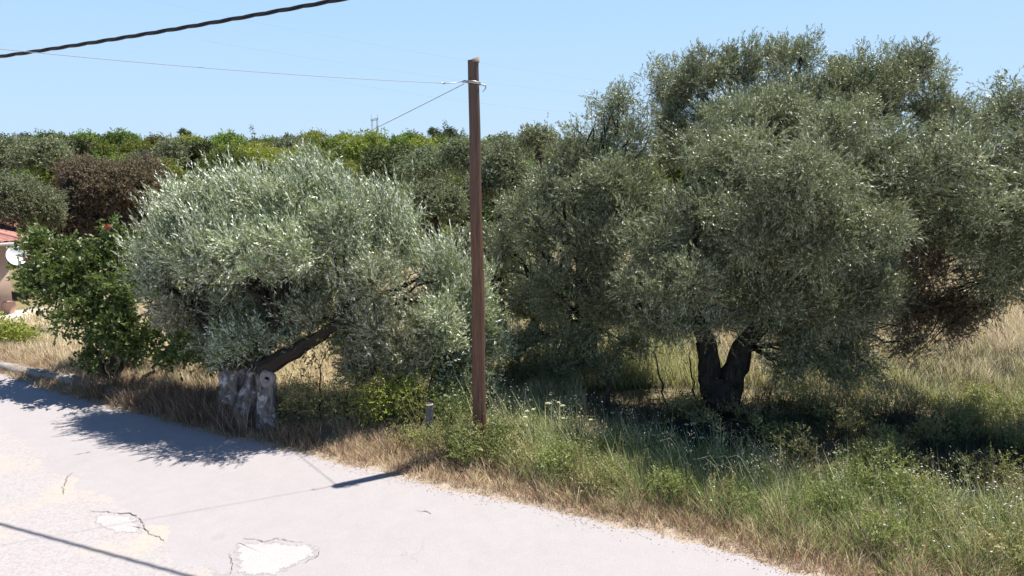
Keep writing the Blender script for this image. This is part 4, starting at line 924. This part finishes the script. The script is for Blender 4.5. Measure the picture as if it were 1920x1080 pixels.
def cables():
    # thick twisted bundle crossing the top left
    A = np.array([-8.0, 11.9, 6.6]); B = np.array([-2.19, 9.7, 6.99]); d = B-A
    a = A-d*1.9; a[2] += .95; b = B+d*1.6; b[2] += 1.35
    # smooth parabola through A and B
    T = np.linspace(-1.9, 2.6, 420); base = A+d*T[:, None]; base[:, 2] += .10*(T*(T-1))
    tg = unit(np.gradient(base, axis=0)); s = unit(np.cross(tg, [0, 0, 1.])); up = np.cross(s, tg)
    mb = MB(); L = np.concatenate([[0], np.cumsum(np.linalg.norm(np.diff(base, axis=0), axis=1))])
    for k in range(3):
        ph = L*2*math.pi/1.15+k*2.094; p = base+.016*(np.cos(ph)[:, None]*s+np.sin(ph)[:, None]*up); mb.tube(p, .0135, 6)
    tag(mb.build('power_cable', rub, smooth=True), 'thick black twisted power cable sweeping across the top left sky', 'cable')
    C = P(0, 92, 9.35); dd = C-grip; e = grip+dd*2.2; e[2] += .75
    T = np.linspace(0, 2.2, 90); p = grip+dd*T[:, None]; p[:, 2] += .17*(T*(T-1))
    tag(MB().tube(p, .004, 5).build('telephone_wire', grey_w, smooth=True), 'thin grey wire running left from the pole clamp', 'wire')
    H = P(150, 472, 30); c = att+[.03, .02, -.03]
    tag(MB().tube(span(c, H, .28), .0065, 5).build('telephone_wire', grey_w, smooth=True), 'thin wire dropping from the pole down to the house side', 'wire')
    pale = simple('pale_wire', (.42, .44, .48), .6)
    for i, (q0, q1, lab) in enumerate((((560, 42), (1260, 158), 'upper faint far-off power line crossing the sky beside the pole'), ((700, 112), (1260, 176), 'middle faint far-off power line crossing the sky'), ((820, 168), (1200, 205), 'lowest faint far-off power line near the treetops'), ((0, 66), (200, 88), 'faint far-off power line in the upper left sky'))):
        a0, b0 = P(*q0, 150), P(*q1, 190); d0 = b0-a0
        tag(MB().tube(span(a0-d0*.4, b0+d0*.4, 2.2), .011, 4).build('power_line', pale), lab, 'power line')
cables()
def pylon():
    D = 600; t = P(702, 217, D); b = P(702, 252, D); z0 = b[2]-14; o = empty('pylon', (t[0], D, z0), 'pale lattice pylon on the horizon left of the pole', 'pylon')
    m = simple('hazed_steel', (.45, .48, .52), .6); lg = MB(); k = mpp(D); H = t[2]-z0; zt_ = t[2]  # light grey, with the distance haze put into the steel colour
    for sx in (-1, 1):
        for sy in (-1, 1):
            lg.tube([(t[0]+sx*(3.0*k*1+1.6)+sy*.8, D+sy*1.2, z0), (t[0]+sx*4.5*k+sy*.3, D+sy*.4, zt_-2.5)], .17, 4)
        for i in range(9): z = z0+(H-3)*i/9; q = 1-i/9; lg.tube([(t[0]+sx*4.5*k-.9, D, z), (t[0]+sx*4.5*k+.9, D, z+(H-3)/9)], .11, 4)
    local(o, lg).build('leg_frame', m, o)
    ar = MB()
    for dz in (-2.6, -4.0): ar.tube([(t[0]-7*k, D, zt_+dz), (t[0]+7*k, D, zt_+dz+.9)], .22, 4)
    for i in range(8): x = -7*k+14*k*i/8; ar.tube([(t[0]+x, D, zt_-4+.1*i), (t[0]+x+14*k/8, D, zt_-2.5+.1*i)], .12, 4)
    for sx in (-6, 6): ar.tube([(t[0]+sx*k, D, zt_-2.5), (t[0]+sx*k*.9, D, zt_+.5)], .18, 4)
    local(o, ar).build('crossarm', m, o)
pylon()
def posts():
    conc = simple('old_concrete', (.17, .165, .16), .95, nscale=12, namp=.3, bump=.8)
    b = G(806, 838); t = P(808, 757, b[1]); o = empty('concrete_post', tuple(b), 'short grey post with broken pale top in the weeds left of the pole', 'post')
    mb = MB(); h = t[2]; mb.tube([(b[0], b[1], -.1), (b[0], b[1], h*.5), (b[0]+.01, b[1], h*.92), (b[0]+.01, b[1], h)], [.075, .072, .07, .05], 8, flute=flute(3, .06, 4))
    local(o, mb).build('shaft', conc, o)
    mb = MB(); mb.tube([(b[0]+.01, b[1], h-.01), (b[0]+.01, b[1], h+.02)], [.07, .045], 9, flute=flute(5, .1, 3)); local(o, mb).build('broken_top', simple('fresh_break', (.4, .33, .27), .9), o)
    tw = MB(); r = np.random.default_rng(6)
    for k in range(9):
        a = np.array([b[0]-.15+.03*k, b[1]-.05, .1]); e = P(740+9*k, 725+abs(k-4)*5, b[1]-.05); tw.tube(bez(a, e, .1, 7, .02, r), np.linspace(.006, .002, 7), 4, cap=False)
    tag(tw.build('dead_twigs', simple('dry_twig', (.4, .28, .19), .8)), 'bare dry twigs arching over the broken post', 'twigs', kind='stuff')
    b = G(1139, 778); t = P(1138, 712, b[1]); o = empty('fence_post', tuple(b), 'dark upright fence post in the shade left of the forked olive', 'post')
    mb = MB(); mb.tube([(b[0], b[1], -.1), (b[0], b[1], t[2]-.02), (b[0], b[1], t[2])], [.05, .045, .03], 8, flute=flute(8, .05)); local(o, mb).build('shaft', M['bark'], o)
posts()
# dark heap under forked olive
def heap():
    c = G(1345, 850); c[1] = 12.6; c = np.array([(1345-960)/F*12.9, 12.7, 0]); n = 40; V = []; r = np.random.default_rng(4); m = 14
    for i in range(m):
        f = i/(m-1); ph = f*math.pi/2
        for k in range(n):
            a = k*2*math.pi/n; R = math.cos(ph)**.45
            V.append((c[0]+.95*R*math.cos(a)*(1+.05*math.sin(4*a+i)), c[1]+.55*R*math.sin(a), (.24)*math.sin(ph)**.7*(1+.06*math.sin(3*a+1))))
    f = [(i*n+k, i*n+(k+1) % n, (i+1)*n+(k+1) % n, (i+1)*n+k) for i in range(m-1) for k in range(n)]+[tuple((m-1)*n+k for k in range(n))]
    o = MB().add(V, f).build('covered_heap', simple('black_netting', (.04, .036, .03), 1.0, .02, nscale=25, bump=1.0), smooth=True)
    tag(o, 'low black covered heap in deep shade before the forked trunk', 'heap')
heap()

# ------------------------------------------------------------------ house with dish
def house():
    D = 27.5; c = P(24, 570, D); gx = c[0]; gz = -.75; ez = P(24, 457, D)[2]
    o = empty('house', (gx, D, gz), 'cream house corner with red tiled hip roof at the left edge', 'house')
    plaster = simple('cream_plaster', (.58, .43, .34), .9, .2, nscale=3, namp=.07, bump=.2)
    W = MB().box((gx-11, D, gz-.3), (gx, D+8, ez)); local(o, W).build('wall', plaster, o)
    # hip roof with rounded tile rows
    ov = .62; x1 = gx+ov; y0 = D-ov; x0 = gx-11-ov; y1 = D+8+ov; rz = ez+1.5; hx = 4.6
    tile = simple('terracotta_tile', (.38, .18, .145), .8, .2, nscale=8, namp=.35, bump=.4)
    mb = MB()
    def slope(a, b, c_, d_, n):  # eave a-b, ridge d_-c_
        a, b, c_, d_ = map(np.array, (a, b, c_, d_)); K = 10; NN = n*6; V = []; nr = np.cross(b-a, d_-a); nr = nr/np.linalg.norm(nr); nr *= np.sign(nr[2])
        L = np.linalg.norm(b-a); e = (b-a)/L; sd = (d_-a)@e; se = (b-c_)@e; upv = (d_-a)-e*sd
        for j in range(K+1):
            v = j/K; l0 = sd*v; l1 = L-se*v
            for i in range(NN+1):
                s_ = l0+(l1-l0)*i/NN
                V.append(a+e*s_+upv*v+nr*(.05*abs(math.sin(s_*math.pi/.24))+.02*((j*3) % 2)))
        mb.add(V, [(j*(NN+1)+i, j*(NN+1)+i+1, (j+1)*(NN+1)+i+1, (j+1)*(NN+1)+i) for j in range(K) for i in range(NN)])
    r1 = (x1-hx, (y0+y1)/2, rz); r0 = (x0+hx, (y0+y1)/2, rz)
    slope((x0, y0, ez+.12), (x1, y0, ez+.12), r1, r0, 50); slope((x1, y0, ez+.12), (x1, y1, ez+.12), r1, r1, 38)
    slope((x1, y1, ez+.12), (x0, y1, ez+.12), r0, r1, 50); slope((x0, y1, ez+.12), (x0, y0, ez+.12), r0, r0, 38)
    rf = local(o, mb).build('roof', tile, o)
    hp = MB()
    for q in ((x1, y0), (x1, y1)): hp.tube([(q[0], q[1], ez+.16), (r1[0], r1[1], rz+.05)], .09, 8)
    hp.tube([(r1[0], r1[1], rz+.05), (r0[0], r0[1], rz+.05)], .09, 8)
    hp.V = [v-np.array(o.location) for v in hp.V]; q = hp.build('ridge_tiles', simple('pale_ridge', (.6, .32, .24), .8), o)
    fs = MB().box((x0, y0, ez-.02), (x1, y1, ez+.1)); local(o, fs).build('eave', simple('white_eave', (.62, .58, .56), .7), o)
    wn = MB().box((gx-1.6, D-.05, gz+.95), (gx-.42, D+.02, gz+2.15)); wf = local(o, wn).build('window', simple('white_frame', (.75, .75, .78), .5), o)
    gl = MB().box((gx-1.5, D-.058, gz+1.05), (gx-.52, D-.03, gz+2.05)); g2 = local(o, gl).build('pane', simple('glass', (.35, .42, .5), .1, .6), wf)
    tr = MB().box((gx-11, D-3.0, gz-.5), (gx+1.9, D-.004, gz+.06)); o.rotation_euler = (0, 0, math.radians(35)); local(o, tr).build('terrace', simple('terrace_slab', (.62, .55, .5), .85, nscale=5, namp=.1), o)
    pt = MB(); pc = P(14, 552, D-.5); pt.tube([(pc[0], pc[1], gz+.06), (pc[0], pc[1], gz+.3), (pc[0], pc[1], gz+.5)], [.16, .25, .2], 14); t2 = empty('planter', (pc[0], pc[1], gz+.06), 'terracotta planter against the cream house wall', 'planter'); local(t2, pt).build('pot', simple('clay', (.42, .27, .2), .8), t2, smooth=True)
    # satellite dish
    dc = P(31, 480, D-.45); o2 = empty('satellite_dish', tuple(dc), 'white satellite dish hung under the eave at the house corner', 'satellite dish')
    wh = simple('white_metal', (.82, .82, .84), .45, .4)
    ax = np.array([.62, -.62, .38]); ax /= np.linalg.norm(ax); s1 = np.cross(ax, [0, 0, 1]); s1 /= np.linalg.norm(s1); s2 = np.cross(s1, ax)
    V = []; n = 28
    for R, h in ((0.001, -.07), (.12, -.055), (.24, -.02), (.33, .04), (.345, .04), (.24, -.035), (.12, -.07), (.001, -.085)):
        for k in range(n): a = k*2*math.pi/n; V.append(dc+ax*h+R*(s1*math.cos(a)+s2*math.sin(a)*1.1))
    MBd = MB().add(V, [(i*n+k, i*n+(k+1) % n, (i+1)*n+(k+1) % n, (i+1)*n+k) for i in range(7) for k in range(n)]); local(o2, MBd).build('reflector', wh, o2, smooth=True)
    tip = dc+ax*.5-s2*.05; ar = MB().tube([dc-s2*.34+ax*.03, tip], .02, 6).tube([tip, tip-ax*.1], .04, 8); local(o2, ar).build('receiver_arm', wh, o2)
    br = MB().tube([dc-ax*.08, np.array([gx-.02, D+.1, dc[2]-.1]), np.array([gx-.02, D+.1, ez-.05])], .022, 6); local(o2, br).build('mount', simple('grey_pipe', (.4, .4, .42), .5), o2)
    # coral blossoms
    LV = Leaves(); r = np.random.default_rng(5)
    for px, py, rr_ in ((62, 440, .22), (75, 459, .25), (57, 485, .2), (200, 425, .04), (110, 480, .12)):
        n = 90; c0 = P(px, py, 21.6 if px < 150 else 15.9); pp = c0+r.normal(0, rr_*.5, (n, 3)); LV.add(pp, r.normal(size=(n, 3)), r.normal(size=(n, 3)), np.full(n, .07), np.full(n, .06), r.random(n), np.zeros(n))
    tag(LV.build('coral_blossoms', leaf_mat('coral_petal', (.42, .15, .11), (.42, .18, .13), transl=.2)), 'coral pink blossom clusters near the dish', 'blossoms', kind='stuff')
house()
print('DONE objects', len(bpy.data.objects), 'polys', sum(len(m.polygons) for m in bpy.data.meshes))
